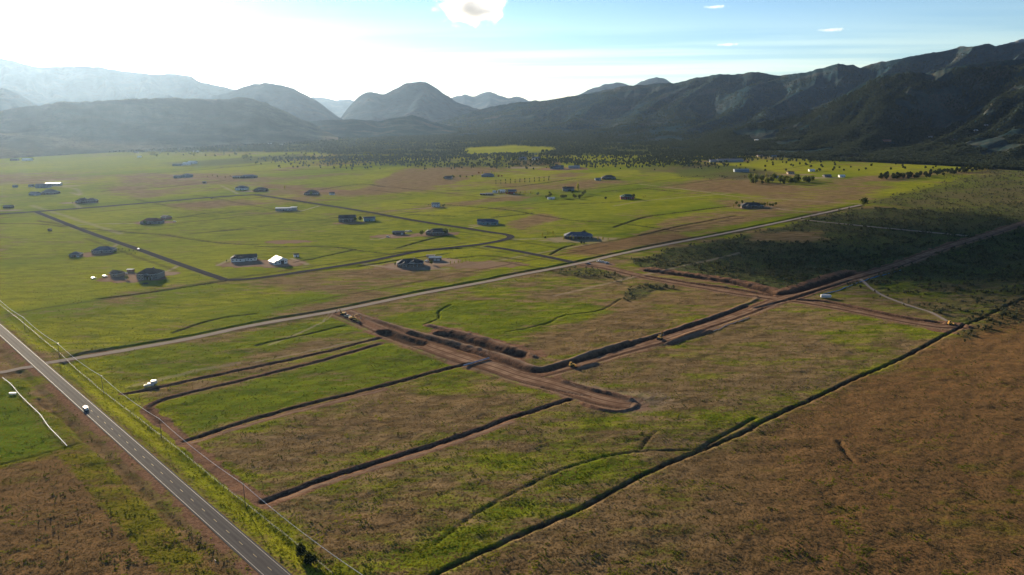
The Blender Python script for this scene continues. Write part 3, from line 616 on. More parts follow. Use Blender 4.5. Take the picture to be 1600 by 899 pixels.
for side in (-1, 1): strip('edge_line', HIGHWAY + np.array([-hd[1], hd[0]]) * side * 3.45, 0.09, 0.115, PAINT_W, 6.0, 1, 0.0, highway)
dash_me = None; hlen = np.linalg.norm(HIGHWAY[-1] - HIGHWAY[0]); ang = math.atan2(hd[1], hd[0])
for k in range(70):
    s = 1500 - 210 + k * 12.2; p_ = HIGHWAY[0] + hd * s
    if k == 0: dash = MB().box(-1.6, 1.6, -0.1, 0.1, 0, 0.006).build('lane_dash', PAINT_Y, highway)
    else: dash = dash.copy(); COL.objects.link(dash)
    dash.location = (p_[0], p_[1], float(hz(*p_)) + 0.112); dash.rotation_euler = (0, 0, ang)
strip('gravel_road', dens(G['gravel']), 3.6, 0.07, GRAVEL, 4.0, 8, 0.5)
strip('gravel_road', dens(G['gravel_west']), 3.2, 0.09, GRAVEL, 4.0, 8, 0.5)
for k, hw_ in (('street_a', 4.3), ('street_b', 4.8), ('street_c', 6.5), ('street_d', 4.3)): strip('residential_street', dens(G[k]), hw_, 0.075 + 0.006 * (ord(k[-1]) - 97), ASPH2, 4.0, 8, 0.1)
strip('dirt_road', dens(G['dirt_main'])[22:], 6.0, 0.07, DIRTM, 2.5, 10, 0.9)
strip('dirt_road', dens(G['dirt_c'])[3:], 3.8, 0.085, DIRTM, 2.5, 10, 0.7)
strip('dirt_road', dens(G['dirt_upper']), 3.6, 0.078, DIRTM, 2.5, 10, 0.7)
strip('dirt_road', dens(G['dirt_spur']), 2.8, 0.092, DIRTM, 2.5, 10, 0.7)

strip('dirt_track', dens(G['track_cut']), 2.6, 0.16, GRAVEL, 4.0, 6, 0.5)
strip('footpath', dens(G['path']), 1.3, 0.14, GRAVEL, 3.0, 4, 0.4)

# ------------------------------------------------------------------ hills and mountains
def mountain(name, crest, foot, material, power=1.5, spur=0.5, spur_len=260.0, shear=0.6, nv=70, step=4.0, detail=0.05, seed=1, back=0.8, taper=False):
    """crest: (px, py, distance m) along the skyline; foot: distance of the foot as (px, distance) list"""
    c = np.array(crest, float); px = np.arange(c[0, 0], c[-1, 0] + 0.1, step)
    py = np.interp(px, c[:, 0], c[:, 1]); D = np.interp(px, c[:, 0], c[:, 2])
    py = py + (fbm(px / 9, px * 0 + seed, 3, seed) - 0.5) * 3.0
    f = np.array(foot, float); Df = np.interp(px, f[:, 0], f[:, 1])
    cr = np.array([ray_at(a, b, d) for a, b, d in zip(px, py, D)]); fd = cr[:, :2] / np.linalg.norm(cr[:, :2], axis=1)[:, None]
    s = np.r_[0, np.cumsum(np.linalg.norm(np.diff(cr[:, :2], axis=0), axis=1))]
    v = np.r_[np.linspace(0, 1, nv), np.linspace(1, 1 + back, nv // 4 + 1)[1:]]
    SS, VV = np.meshgrid(s, v, indexing='ij'); zc = cr[:, 2][:, None]
    dist = Df[:, None] + (D - Df)[:, None] * VV
    X = fd[:, 0][:, None] * dist; Y = fd[:, 1][:, None] * dist
    prof = np.where(VV <= 1, np.clip(VV, 0, 1) ** power, np.clip(1 - (VV - 1) / back, 0, 1) ** 0.9)
    rd = ridged(SS / spur_len + shear * VV * 2.0 + (fbm(X / 900, Y / 900, 2, seed + 50) - 0.5) * 1.2, VV * 1.6 + 3, 5, seed, 0.42)
    rd = np.clip((rd - 0.35) / 0.5, 0, 1)
    win = np.where(VV <= 1, np.clip(np.sin(np.pi * np.clip(VV, 0, 1) ** 0.8), 0, 1) ** 0.6, 0.0)
    Z = zc * prof * (1 - spur * (1 - rd) * win)
    Z = Z + (fbm(X / 90, Y / 90, 4, seed + 9) - 0.5) * detail * zc * np.where(VV < 1, np.clip(4 * VV * (1.04 - VV), 0, 1), 0)
    ends = np.minimum(np.arange(len(px)), np.arange(len(px))[::-1]) / max(8.0, 0.10 * len(px))
    Z = Z * sstep(0, 1, ends)[:, None] if taper else Z
    Z = np.where(VV < 0.02, -4, Z) - 3 * (VV < 0.001) - 3 * (ends < 0.05)[:, None]
    o = grid_obj(name, np.stack([X, Y, Z], -1).reshape(-1, 3), len(px), len(v), material)
    if o.data.polygons[len(o.data.polygons) // 2].normal.z < 0: o.data.flip_normals()
    tag(o, kind='structure'); return X, Y, Z, VV
PINE = slope_material('wooded_slope', (0.018, 0.040, 0.044), (0.034, 0.056, 0.054), (0.078, 0.070, 0.056), 0.25, 0.006, 0.10, 0.5)  # blue-green conifers, tinted bluer to paint in some distance haze
PINE_S = slope_material('wooded_slope_snow', (0.018, 0.042, 0.054), (0.034, 0.058, 0.066), (0.07, 0.070, 0.066), 0.25, 0.005, 0.07, 0.5, snow=(455, 520))  # aerial blue mixed into the vegetation colours here too
FARM = slope_material('far_slope', (0.028, 0.046, 0.062), (0.044, 0.062, 0.076), (0.09, 0.09, 0.09), 0.25, 0.002, 0.02, 0.8)  # far vegetation tinted blue: part of the aerial haze sits in the colour
MESA = slope_material('mesa_slope', (0.045, 0.048, 0.03), (0.08, 0.075, 0.045), (0.16, 0.13, 0.085), 0.4, 0.004, 0.06, 0.8)
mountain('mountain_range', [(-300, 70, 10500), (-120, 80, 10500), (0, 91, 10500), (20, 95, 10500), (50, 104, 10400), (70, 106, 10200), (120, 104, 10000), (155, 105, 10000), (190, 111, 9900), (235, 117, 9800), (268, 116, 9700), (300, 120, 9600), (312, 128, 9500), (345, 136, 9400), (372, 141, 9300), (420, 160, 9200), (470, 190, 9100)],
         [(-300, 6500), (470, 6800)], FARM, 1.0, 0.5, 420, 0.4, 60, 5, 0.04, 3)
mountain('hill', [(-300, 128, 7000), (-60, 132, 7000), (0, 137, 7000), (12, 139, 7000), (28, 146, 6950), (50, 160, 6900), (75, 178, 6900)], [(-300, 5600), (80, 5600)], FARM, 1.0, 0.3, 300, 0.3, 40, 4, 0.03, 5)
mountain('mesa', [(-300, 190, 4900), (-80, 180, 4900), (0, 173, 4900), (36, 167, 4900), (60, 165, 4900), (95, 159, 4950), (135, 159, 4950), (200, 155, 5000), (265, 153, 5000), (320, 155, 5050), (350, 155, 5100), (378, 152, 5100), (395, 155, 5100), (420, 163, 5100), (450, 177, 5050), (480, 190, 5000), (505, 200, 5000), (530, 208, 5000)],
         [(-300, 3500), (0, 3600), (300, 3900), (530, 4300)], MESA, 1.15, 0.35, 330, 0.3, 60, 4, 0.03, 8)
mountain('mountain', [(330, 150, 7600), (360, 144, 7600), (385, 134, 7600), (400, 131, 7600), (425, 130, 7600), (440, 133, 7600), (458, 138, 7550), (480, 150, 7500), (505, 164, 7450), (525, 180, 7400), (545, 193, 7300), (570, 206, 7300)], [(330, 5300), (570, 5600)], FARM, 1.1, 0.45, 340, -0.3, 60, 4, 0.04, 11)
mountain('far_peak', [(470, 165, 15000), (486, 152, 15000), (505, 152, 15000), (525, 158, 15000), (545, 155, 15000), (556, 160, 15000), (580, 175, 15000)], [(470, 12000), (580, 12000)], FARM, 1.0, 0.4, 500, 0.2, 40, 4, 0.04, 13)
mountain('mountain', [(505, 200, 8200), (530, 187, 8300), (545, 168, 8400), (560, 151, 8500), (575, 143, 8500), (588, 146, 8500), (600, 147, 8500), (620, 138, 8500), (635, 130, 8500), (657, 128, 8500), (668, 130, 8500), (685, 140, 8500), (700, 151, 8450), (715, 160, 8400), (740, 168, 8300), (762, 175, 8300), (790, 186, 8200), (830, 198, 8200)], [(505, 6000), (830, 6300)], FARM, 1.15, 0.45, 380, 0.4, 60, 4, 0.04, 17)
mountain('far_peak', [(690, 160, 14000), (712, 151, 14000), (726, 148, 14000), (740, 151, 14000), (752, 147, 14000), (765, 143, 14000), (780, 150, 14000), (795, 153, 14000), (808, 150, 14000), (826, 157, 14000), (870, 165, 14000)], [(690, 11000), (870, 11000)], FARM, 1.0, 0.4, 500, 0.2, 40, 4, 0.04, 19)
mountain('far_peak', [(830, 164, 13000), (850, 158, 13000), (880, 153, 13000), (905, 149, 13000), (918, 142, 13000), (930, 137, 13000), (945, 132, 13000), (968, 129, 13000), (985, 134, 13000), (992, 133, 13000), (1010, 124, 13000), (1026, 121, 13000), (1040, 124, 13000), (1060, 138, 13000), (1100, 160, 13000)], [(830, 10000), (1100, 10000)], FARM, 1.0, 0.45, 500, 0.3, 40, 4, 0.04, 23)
mountain('low_hill', [(380, 210, 5200), (420, 200, 5200), (480, 190, 5200), (520, 187, 5200), (560, 187, 5250), (590, 190, 5300), (610, 186, 5400), (642, 180, 5500), (655, 183, 5500), (672, 190, 5500), (720, 200, 5500), (770, 205, 5500)], [(380, 4500), (770, 4700)], PINE, 1.1, 0.35, 200, 0.4, 40, 3, 0.04, 27)
RANGE_A = mountain('mountain_range', [(560, 206, 6500), (640, 197, 6600), (690, 189, 6700), (720, 180, 6800), (750, 171, 6900), (780, 164, 7000), (820, 159, 7000), (850, 157, 7000), (900, 150, 6900), (950, 140, 6800), (970, 136, 6700), (1000, 133, 6600), (1060, 129, 6500), (1085, 122, 6400), (1110, 118, 6300), (1125, 116, 6200), (1150, 117, 6200), (1178, 112, 6100), (1220, 119, 6000), (1250, 115, 5900), (1285, 106, 5900), (1310, 100, 5800), (1335, 102, 5800), (1345, 106, 5800), (1370, 98, 5800), (1410, 91, 5700), (1450, 83, 5700), (1470, 81, 5700), (1500, 73, 5700), (1520, 73, 5600), (1545, 68, 5600), (1555, 72, 5600), (1600, 60, 5600), (1680, 48, 5600), (1800, 40, 5600), (2000, 44, 5600)],
         [(560, 4300), (800, 3900), (1100, 3100), (1400, 2700), (1600, 2600), (2000, 2400)], PINE_S, 1.75, 0.70, 420, -1.1, 170, 2, 0.04, 31)
RANGE_B = mountain('foothill', [(1040, 219, 3500), (1100, 210, 3500), (1150, 200, 3500), (1210, 186, 3550), (1260, 172, 3600), (1300, 158, 3600), (1330, 142, 3650), (1360, 124, 3700), (1382, 117, 3700), (1420, 112, 3700), (1450, 116, 3700), (1480, 108, 3700), (1510, 101, 3700), (1560, 96, 3700), (1600, 92, 3700), (1700, 80, 3700), (1850, 90, 3600), (2000, 80, 3600)],
         [(1040, 2800), (1300, 2400), (1600, 2150), (2000, 2000)], PINE, 1.45, 0.70, 250, -1.0, 170, 2, 0.05, 37, taper=True)

# ------------------------------------------------------------------ plants nobody could count: woods, sagebrush, grass tufts
def scatter(name, P3, scl, rot, variants, kind_idx=None):
    me = bpy.data.meshes.new(name); n = len(P3)
    me.vertices.add(n); me.vertices.foreach_set('co', np.asarray(P3, np.float32).ravel())
    for nm, v in (('scl', scl), ('rot', rot)):
        a = me.attributes.new(nm, 'FLOAT', 'POINT'); a.data.foreach_set('value', np.asarray(v, np.float32))
    a = me.attributes.new('pick', 'INT', 'POINT'); a.data.foreach_set('value', np.asarray(rng.integers(0, len(variants), n) if kind_idx is None else kind_idx, np.int32))
    o = bpy.data.objects.new(name, me); COL.objects.link(o)
    nt = bpy.data.node_groups.new(name, 'GeometryNodeTree')
    nt.interface.new_socket('Geometry', in_out='INPUT', socket_type='NodeSocketGeometry'); nt.interface.new_socket('Geometry', in_out='OUTPUT', socket_type='NodeSocketGeometry')
    gi = nt.nodes.new('NodeGroupInput'); go = nt.nodes.new('NodeGroupOutput'); ip = nt.nodes.new('GeometryNodeInstanceOnPoints'); jn = nt.nodes.new('GeometryNodeJoinGeometry')
    for v in variants:
        oi = nt.nodes.new('GeometryNodeObjectInfo'); oi.inputs['Object'].default_value = v; oi.inputs['As Instance'].default_value = True; nt.links.new(oi.outputs['Geometry'], jn.inputs[0])
    def attr(nm, t):
        a = nt.nodes.new('GeometryNodeInputNamedAttribute'); a.data_type = t; a.inputs['Name'].default_value = nm; return a.outputs[0]
    cx = nt.nodes.new('ShaderNodeCombineXYZ'); nt.links.new(attr('rot', 'FLOAT'), cx.inputs[2])
    nt.links.new(gi.outputs[0], ip.inputs['Points']); nt.links.new(jn.outputs[0], ip.inputs['Instance']); ip.inputs['Pick Instance'].default_value = True
    nt.links.new(attr('pick', 'INT'), ip.inputs['Instance Index']); nt.links.new(cx.outputs[0], ip.inputs['Rotation']); nt.links.new(attr('scl', 'FLOAT'), ip.inputs['Scale'])
    nt.links.new(ip.outputs[0], go.inputs[0])
    md = o.modifiers.new('scatter', 'NODES'); md.node_group = nt
    tag(o, kind='stuff'); return o
def proto(name, mb, m, smooth=False):
    me = bpy.data.meshes.new(name); me.from_pydata(mb.v, [], mb.f); me.materials.append(m)
    return bpy.data.objects.new(name, me)           # kept out of the scene: only its copies show
def leaf_mat(name, a, b, tr, mixf=0.35):
    m = bpy.data.materials.new(name); m.use_nodes = True; nt = m.node_tree; bs = nt.nodes['Principled BSDF']; bs.inputs['Roughness'].default_value = 0.85; bs.inputs['Specular IOR Level'].default_value = 0.0
    oi = nt.nodes.new('ShaderNodeObjectInfo'); mx = nt.nodes.new('ShaderNodeMix'); mx.data_type = 'RGBA'; mx.inputs[6].default_value = (*a, 1); mx.inputs[7].default_value = (*b, 1)
    nt.links.new(oi.outputs['Random'], mx.inputs[0]); nt.links.new(mx.outputs[2], bs.inputs['Base Color'])
    t = nt.nodes.new('ShaderNodeBsdfTranslucent'); t.inputs[0].default_value = (*tr, 1); ms = nt.nodes.new('ShaderNodeMixShader'); ms.inputs[0].default_value = mixf
    nt.links.new(bs.outputs[0], ms.inputs[1]); nt.links.new(t.outputs[0], ms.inputs[2]); nt.links.new(ms.outputs[0], nt.nodes['Material Output'].inputs['Surface']); return m
LEAF_J = leaf_mat('juniper_leaf', (0.020, 0.030, 0.016), (0.038, 0.048, 0.022), (0.05, 0.06, 0.015), 0.2)
LEAF_F = leaf_mat('pinyon_leaf', (0.018, 0.036, 0.034), (0.046, 0.064, 0.048), (0.06, 0.07, 0.03), 0.2)  # blue-green needles, pushed bluer to suggest haze over the far woods
LEAF_P = leaf_mat('poplar_leaf', (0.09, 0.11, 0.02), (0.15, 0.15, 0.03), (0.30, 0.28, 0.04), 0.45)
LEAF_D = leaf_mat('broad_leaf', (0.035, 0.055, 0.018), (0.07, 0.085, 0.025), (0.12, 0.14, 0.03), 0.35)
LEAF_O = leaf_mat('rusty_leaf', (0.13, 0.07, 0.03), (0.2, 0.11, 0.04), (0.2, 0.1, 0.03), 0.3)
SAGE_M = leaf_mat('sagebrush_leaf', (0.030, 0.040, 0.024), (0.085, 0.092, 0.058), (0.10, 0.10, 0.05), 0.25)
TUFT_G = leaf_mat('green_grass_blade', (0.07, 0.085, 0.012), (0.15, 0.15, 0.02), (0.22, 0.22, 0.022), 0.42)
TUFT_D = leaf_mat('dry_grass_blade', (0.11, 0.075, 0.036), (0.20, 0.14, 0.068), (0.22, 0.15, 0.065), 0.4)
TUFT_K = leaf_mat('dark_weed_leaf', (0.035, 0.05, 0.010), (0.07, 0.085, 0.015), (0.09, 0.11, 0.015), 0.35)
def clump(n, rx, rz, size, z0=0.0, lobes=4, seed=0):
    """leaf sprays spread through a crown of a few uneven lobes"""
    r = random.Random(seed); m = MB(); cs = [(r.uniform(-.45, .45) * rx, r.uniform(-.45, .45) * rx, z0 + rz * r.uniform(0.55, 1.35), r.uniform(.5, .8)) for _ in range(lobes)] + [(0, 0, z0 + rz, 0.75)]
    for k in range(n):
        c = cs[k % len(cs)]
        while True:
            u = Vector((r.uniform(-1, 1), r.uniform(-1, 1), r.uniform(-1, 1)))
            if 0.3 < u.length < 1: break
        p = Vector((c[0] + u.x * rx * c[3], c[1] + u.y * rx * c[3], max(z0 * 0.6, c[2] + u.z * rz * c[3])))
        a = Vector((r.gauss(0, 1), r.gauss(0, 1), r.gauss(0, 1))).normalized(); b = a.orthogonal().normalized(); s = size * r.uniform(0.6, 1.4)
        b = (Matrix.Rotation(r.uniform(0, 6.28), 3, a) @ b); c2 = a.cross(b)
        m.add([p - b * s, p + c2 * s * 0.7, p + b * s, p - c2 * s * 0.7 + a * s * 0.3], [(0, 1, 2), (0, 2, 3)])
    return m
def spikes(n, r0, h, seed):
    r = random.Random(seed); m = MB()
    for k in range(n):
        t = r.uniform(0, 6.28); q = r.uniform(0, r0); b = Vector((q * math.cos(t), q * math.sin(t), -0.05)); w = Vector((-math.sin(t + r.uniform(-1, 1)), math.cos(t), 0)) * r.uniform(0.10, 0.2)
        tip = b + Vector((math.cos(t) * r.uniform(0.05, 0.35), math.sin(t) * r.uniform(0.05, 0.35), h * r.uniform(0.6, 1.1)))
        m.add([b - w, b + w, tip + w * 0.3, tip - w * 0.3], [(0, 1, 2, 3)])
    return m
def crown_mb(seed, lean=1.0):
    """small rough evergreen as seen from far"""
    m = clump(26, 1.7, 1.75 * lean, 0.95, 0.5, 3, seed); m.tube((0, 0, -0.3), (0, 0, 1.2), 0.16, 4, 0.08); return m
pin = [proto('pinyon', crown_mb(s, l), LEAF_F) for s, l in ((1, 1.0), (2, 1.3), (3, 0.9), (4, 1.15))]
# woods on the fan and on the lower slopes
pts = []
for XR, YR, ZR, VR, n in ((*RANGE_A, 90000), (*RANGE_B, 70000)):
    i = rng.integers(0, XR.shape[0] - 1, n); vv = rng.random(n) ** 1.3 * 0.98; nvv = int((VR[0] <= 1).sum()); j = np.clip((vv * (nvv - 1)).astype(int), 1, nvv - 2)
    a = rng.random(n)[:, None]; b = rng.random(n)[:, None]; V3 = np.stack([XR, YR, ZR], -1)
    p_ = (V3[i, j] * (1 - a) + V3[i + 1, j] * a) * (1 - b) + (V3[i, j + 1] * (1 - a) + V3[i + 1, j + 1] * a) * b
    keep = (fbm(p_[:, 0] / 120, p_[:, 1] / 120, 3, 83) > 0.38) & (p_[:, 2] > 0); pts.append(p_[keep])
n = 170000; y = 1900 + 3600 * rng.random(n) ** 1.4; x = (rng.random(n) * 2 - 1) * y * 0.95
q = mk(M1[..., 2], x, y); w_ = mk(woods, x, y); keep = w_ & (fbm(x / 90, y / 90, 3, 84) > 0.36); x, y = x[keep], y[keep]
pts.append(np.c_[x, y, hz(x, y)])
n = 60000; y = 1300 + 1500 * rng.random(n); x = (rng.random(n) * 2 - 1) * y * 0.75; qx, qy = to_px(x, y); pr = sstep(268, 243, qy) * (0.16 + 0.8 * (fbm(x / 160, y / 160, 3, 88) > 0.47)) * sstep(380, 560, qx) + 0.10 * sstep(254, 238, qy) + 0.35 * sstep(256, 246, qy) * sstep(380, 460, qx) * sstep(900, 700, qx) * (fbm(x / 90, y / 200, 3, 89) > 0.48)
keep = (rng.random(n) < pr) & (~mk(woods, x, y)) & (mk(M2[..., 3], x, y) < 0.6); x, y = x[keep], y[keep]; pts.append(np.c_[x, y, hz(x, y)]); WP = np.concatenate(pts)
scatter('pinyon_woods', WP, rng.uniform(1.0, 2.1, len(WP)), rng.uniform(0, 6.28, len(WP)), pin)
# sagebrush
bush = [proto('sagebrush', clump(14, 0.75, 0.5, 0.36, 0.1, 3, s), SAGE_M) for s in (11, 12, 13)]
n = 70000; y = 330 + 1500 * rng.random(n) ** 1.5; x = (rng.random(n) * 2 - 1) * y * 0.72
s_ = mk(M1[..., 2], x, y) * (1 - mk(M1[..., 1], x, y)) * (1 - np.clip(mk(M2[..., 0], x, y) * 1.6, 0, 1)); keep = (rng.random(n) < s_) & (~mk(woods, x, y)) & (fbm(x / 14, y / 14, 2, 85) > 0.40)
x, y = x[keep], y[keep]; scatter('sagebrush_scrub', np.c_[x, y, hz(x, y)], rng.uniform(0.9, 2.9, len(x)), rng.uniform(0, 6.28, len(x)), bush)
# grass tufts and weeds on the nearer ground
n = 500000; y = 215 + 1325 * rng.random(n) ** 1.9; x = (rng.random(n) * 2 - 1) * (y * 0.80 + 70)
fade = rng.random(n) < np.where(y < 420, 1.0, np.clip((420 / y) ** 1.2, 0, 1))
x, y = x[fade], y[fade]; n = len(x)
bare = np.maximum.reduce([mk(M1[..., 1], x, y), mk(M2[..., 0], x, y), mk(M2[..., 1], x, y)]); dd = mk(M1[..., 0], x, y) + (fbm(x / 12, y / 12, 3, 86) - 0.5) * 1.4
def clear_of(x, y, poly, w):
    p = np.asarray(poly); m = np.full(len(x), 1e9)
    for a, b in zip(p[:-1], p[1:]):
        d = b - a; t = np.clip(((x - a[0]) * d[0] + (y - a[1]) * d[1]) / (d @ d + 1e-9), 0, 1); m = np.minimum(m, np.hypot(x - a[0] - t * d[0], y - a[1] - t * d[1]))
    return m > w
ok = (rng.random(n) > bare * 1.25) & clear_of(x, y, HIGHWAY, 5.2) & clear_of(x, y, G['gravel'], 4.4) & clear_of(x, y, G["gravel_west"], 4.2) & clear_of(x, y, G["track_cut"], 3.2) & clear_of(x, y, G["path"], 1.8)
for k in ('street_a', 'street_b', 'street_d'): ok &= clear_of(x, y, G[k], 4.4)
x, y, dd = x[ok], y[ok], dd[ok]; lum = rng.random(len(x)); thick = fbm(x / 5, y / 5, 2, 87)
farther = np.clip((y - 450) / 500, 0, 1)
isw = (thick > 0.64 + 0.1 * farther + 0.05 * (dd > 0.7)) & (lum < 0.5); isg = (~isw) & (dd < 0.5) & (lum < 0.8); isd = (~isw) & (dd >= 0.5) & (lum < 0.8)
tg = [proto('tuft', spikes(9, 0.42, 0.26, s), TUFT_G) for s in (21, 22)]; td = [proto('tuft', spikes(9, 0.42, 0.24, s), TUFT_D) for s in (23, 24)]; tw = [proto('weed', clump(10, 0.3, 0.2, 0.17, 0.03, 2, s), TUFT_K) for s in (25, 26)]
for nm, m_, pr, lo, hi in (('green_grass', isg, tg, 0.5, 1.2), ('dry_grass', isd, td, 0.5, 1.2), ('low_weeds', isw, tw, 0.5, 1.5)):
    scatter(nm, np.c_[x[m_], y[m_], hz(x[m_], y[m_])], rng.uniform(lo, hi, m_.sum()), rng.uniform(0, 6.28, m_.sum()), pr)

# ------------------------------------------------------------------ buildings
WALLS = {'brown': mat('brown_siding', (0.2, 0.145, 0.105), None, 1.0), 'grey': mat('grey_siding', (0.25, 0.225, 0.20), None, 1.0), 'white': mat('white_siding', (0.70, 0.68, 0.65), (0.62, 0.6, 0.57), 1.0), 'tan': mat('tan_stucco', (0.38, 0.29, 0.20), None, 1.0),
 'blue': mat('blue_grey_siding', (0.21, 0.25, 0.29), None, 1.0), 'teal': mat('teal_siding', (0.18, 0.27, 0.29), None, 1.0), 'red': mat('barn_red', (0.25, 0.05, 0.035), None, 1.0), 'stone': mat('brown_stone', (0.21, 0.15, 0.115), (0.12, 0.09, 0.07), 1.5), 'steel': mat('pale_steel_cladding', (0.30, 0.31, 0.32), None, 0.6), 'rust': mat('rusty_board', (0.22, 0.10, 0.06), None, 1.5), 'dark': mat('dark_timber', (0.10, 0.085, 0.075), None, 1.0)}
ROOFS = {'black': mat('charcoal_shingle', (0.07, 0.067, 0.068), (0.05, 0.05, 0.052), 1.2, 0.95), 'brown': mat('brown_shingle', (0.13, 0.095, 0.075), (0.09, 0.068, 0.056), 1.2, 0.95), 'redbrown': mat('red_brown_tile', (0.15, 0.065, 0.045), (0.10, 0.05, 0.04), 1.2, 0.9), 'grey': mat('grey_shingle', (0.16, 0.15, 0.145), None, 1.2, 0.95),
 'white': mat('white_metal_roof', (0.68, 0.67, 0.65), (0.6, 0.6, 0.58), 0.5, 0.5), 'blue': mat('blue_metal_roof', (0.09, 0.14, 0.19), None, 0.5, 0.5), 'green': mat('green_metal_roof', (0.035, 0.085, 0.055), None, 0.5, 0.6), 'slate': mat('blue_slate_roof', (0.10, 0.115, 0.15), None, 1.2, 0.9), 'tan': mat('tan_shingle', (0.24, 0.18, 0.13), None, 1.2, 0.95)}
TRIM = mat('white_trim', (0.6, 0.59, 0.57), None, 1.0); GLASS = mat('window_glass', (0.03, 0.035, 0.04), (0.05, 0.055, 0.06), 0.5, 0.1, spec=0.6); DOORM = mat('door_paint', (0.10, 0.06, 0.045), None, 1.0); GARM = mat('garage_panel', (0.45, 0.44, 0.42), None, 1.0); CHIM = mat('chimney_stone', (0.18, 0.15, 0.13), None, 1.5)
def roof_mb(x0, x1, y0, y1, z, pitch, kind, ov=0.6, th=0.22):
    m = MB(); X0, X1, Y0, Y1 = x0 - ov, x1 + ov, y0 - ov, y1 + ov; w, d = X1 - X0, Y1 - Y0
    if kind == 'flat': return m.box(X0, X1, Y0, Y1, z, z + 0.35)
    if kind == 'shed': m.add([(X0, Y0, z), (X1, Y0, z), (X1, Y1, z + pitch * d), (X0, Y1, z + pitch * d), (X0, Y0, z + th), (X1, Y0, z + th), (X1, Y1, z + pitch * d + th), (X0, Y1, z + pitch * d + th)], [(3, 2, 1, 0), (4, 5, 6, 7), (0, 1, 5, 4), (1, 2, 6, 5), (2, 3, 7, 6), (3, 0, 4, 7)]); return m
    along = w >= d; half = (d if along else w) / 2; rise = half * pitch; cx, cy = (X0 + X1) / 2, (Y0 + Y1) / 2; ins = half if kind == 'hip' else 0.0
    a, b = ((X0 + ins, cy), (X1 - ins, cy)) if along else ((cx, Y0 + ins), (cx, Y1 - ins)); zb = z - ov * pitch + 0.04
    base = [(X0, Y0), (X1, Y0), (X1, Y1), (X0, Y1)]
    vs = [(x, y, zb) for x, y in base] + [(x, y, zb + th) for x, y in base] + [(*a, z - ov * pitch + rise + th), (*b, z - ov * pitch + rise + th)]
    fs = [(3, 2, 1, 0)] + [(i, (i + 1) % 4, 4 + (i + 1) % 4, 4 + i) for i in range(4)]
    fs += [(4, 5, 9, 8), (5, 6, 9), (6, 7, 8, 9), (7, 4, 8)] if along else [(4, 5, 8), (5, 6, 9, 8), (6, 7, 9), (7, 4, 8, 9)]
    return m.add(vs, fs)
